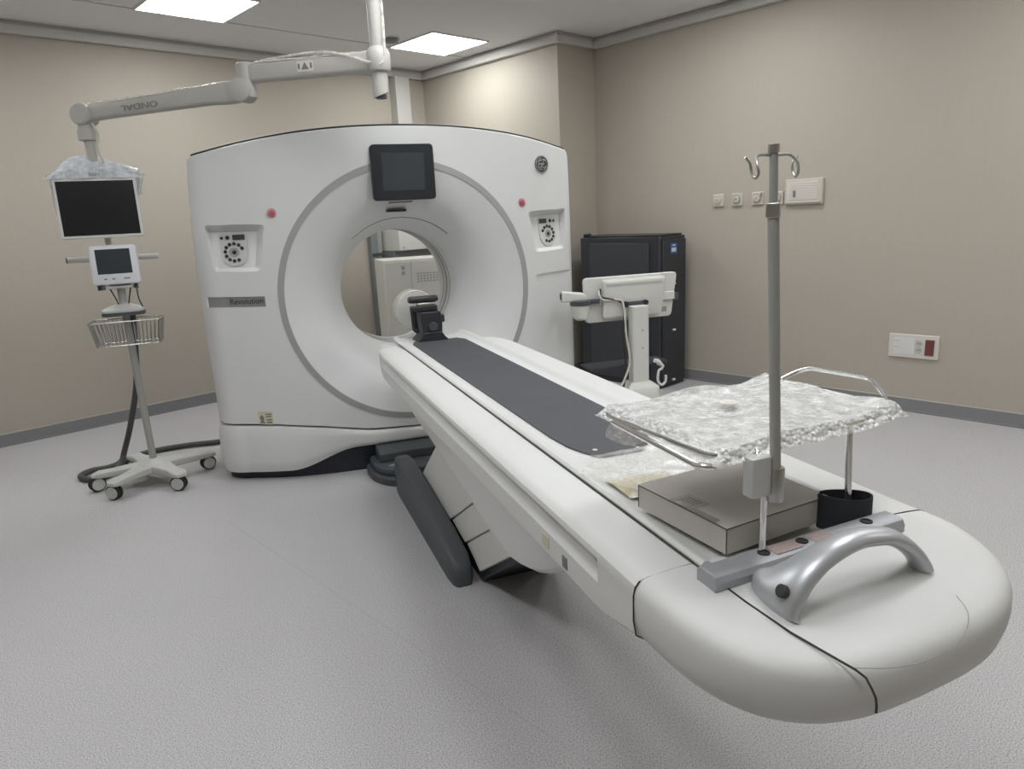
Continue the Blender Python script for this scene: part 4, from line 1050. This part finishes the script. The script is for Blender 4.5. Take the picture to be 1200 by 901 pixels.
# ------------------------------------------------------------------ things seen through the bore
t_ = thing('cable_duct', 'grey vertical cable duct on the left wall seen through the bore', 'cable duct', uv(3.90, V1-.0005, 0), TA)
obj('duct_channel', B((-.075, .0, -.07, 0, .093, 1.75)), DUCT, t_, world=False, bevel=.004)
obj('duct_channel', B((.004, .05, -.05, 0, .093, 1.75)), mat('duct_light', (.42, .43, .42), .45, .2), t_, world=False, bevel=.004)
obj('duct_joint', B((-.080, .055, -.075, -.0705, 1.10, 1.13)), DARK, t_, world=False)
kb = thing('power_cabinet', 'large off-white cabinet with small vents standing behind the scanner, seen through the bore', 'cabinet', (1.55, 6.25, 0))
obj('body', B((1.065, 2.0, 6.0, 6.42, .06, 1.105)), CABWHITE, kb, bevel=.008)
obj('front_panel', B((1.075, 1.295, 5.990, 5.9995, .10, 1.085)), CABWHITE, kb, bevel=.002)
fp_ = obj('front_panel', B((1.30, 1.99, 5.990, 5.9995, .10, 1.085)), CABWHITE, kb, bevel=.002)
vb = bmesh.new()
for i in range(11):
    for j in range(4): box(vb, 1.345+i*.028, 1.363+i*.028, 5.9885, 5.9899, .905+j*.022, .919+j*.022)
obj('vent_slots', vb, RING, fp_)
obj('cabinet_foot', B((1.03, 1.98, 6.02, 6.40, 0, .06)), DARK, kb)
for z in (1.02, .975): obj('panel_badge', B((1.215, 1.245, 5.987, 5.9899, z, z+.03)), RING, kb)
wu = thing('wall_unit', 'white boxed unit on the wall above the off-white cabinet, seen through the bore', 'wall unit', uv(4.30, V1-.0005, 1.32), TA)
obj('housing', B((-.30, .33, -.28, 0, -.18, .12)), CART, wu, world=False, bevel=.008)
obj('under_bracket', B((-.32, .33, -.2, 0, -.26, -.181)), DUCT, wu, world=False)  # dark bracket below the housing, in the duct grey
obj('screw', LA([(.008, -.285), (.008, -.2802)], (-.25, 0, -.15), 'Y', 12), RING, wu, world=False)

# ------------------------------------------------------------------ camera
f = 827.743
Mc = [[0.93613, -0.34815, -0.04860], [-0.12608, -0.20268, -0.97109], [0.32824, 0.91526, -0.23365]]
pi_, ro_, az = 2.34429784e-01, 4.99534890e-02, 3.45582455e-01
def cam_rows():
    cp, sp = cos(pi_), sin(pi_); fwd = Vector((0, cp, -sp)); right = Vector((1, 0, 0)); down = fwd.cross(right)
    c, s_ = cos(ro_), sin(ro_); r = c*right+s_*down; dn = -s_*right+c*down
    Z = Matrix.Rotation(-az, 3, 'Z'); return Z @ r, Z @ dn, Z @ fwd
r, dn, fw = cam_rows()
cd = bpy.data.cameras.new('camera'); cam = bpy.data.objects.new('camera', cd); C.objects.link(cam)
cd.sensor_width = 36; cd.lens = f/1200*36; cd.clip_start = .02
m3 = Matrix((r, -dn, -fw)).transposed().to_4x4(); cam.matrix_world = Matrix.Translation((0, 0, 1.42)) @ m3
bpy.context.scene.camera = cam
w = bpy.data.worlds.new('world'); bpy.context.scene.world = w; w.use_nodes = True
w.node_tree.nodes['Background'].inputs[0].default_value = (.5, .5, .5, 1); w.node_tree.nodes['Background'].inputs[1].default_value = .05
vs = bpy.context.scene.view_settings; vs.view_transform = 'Standard'; vs.look = 'None'; vs.gamma = 1; vs.exposure = .46; vs.use_curve_mapping = False
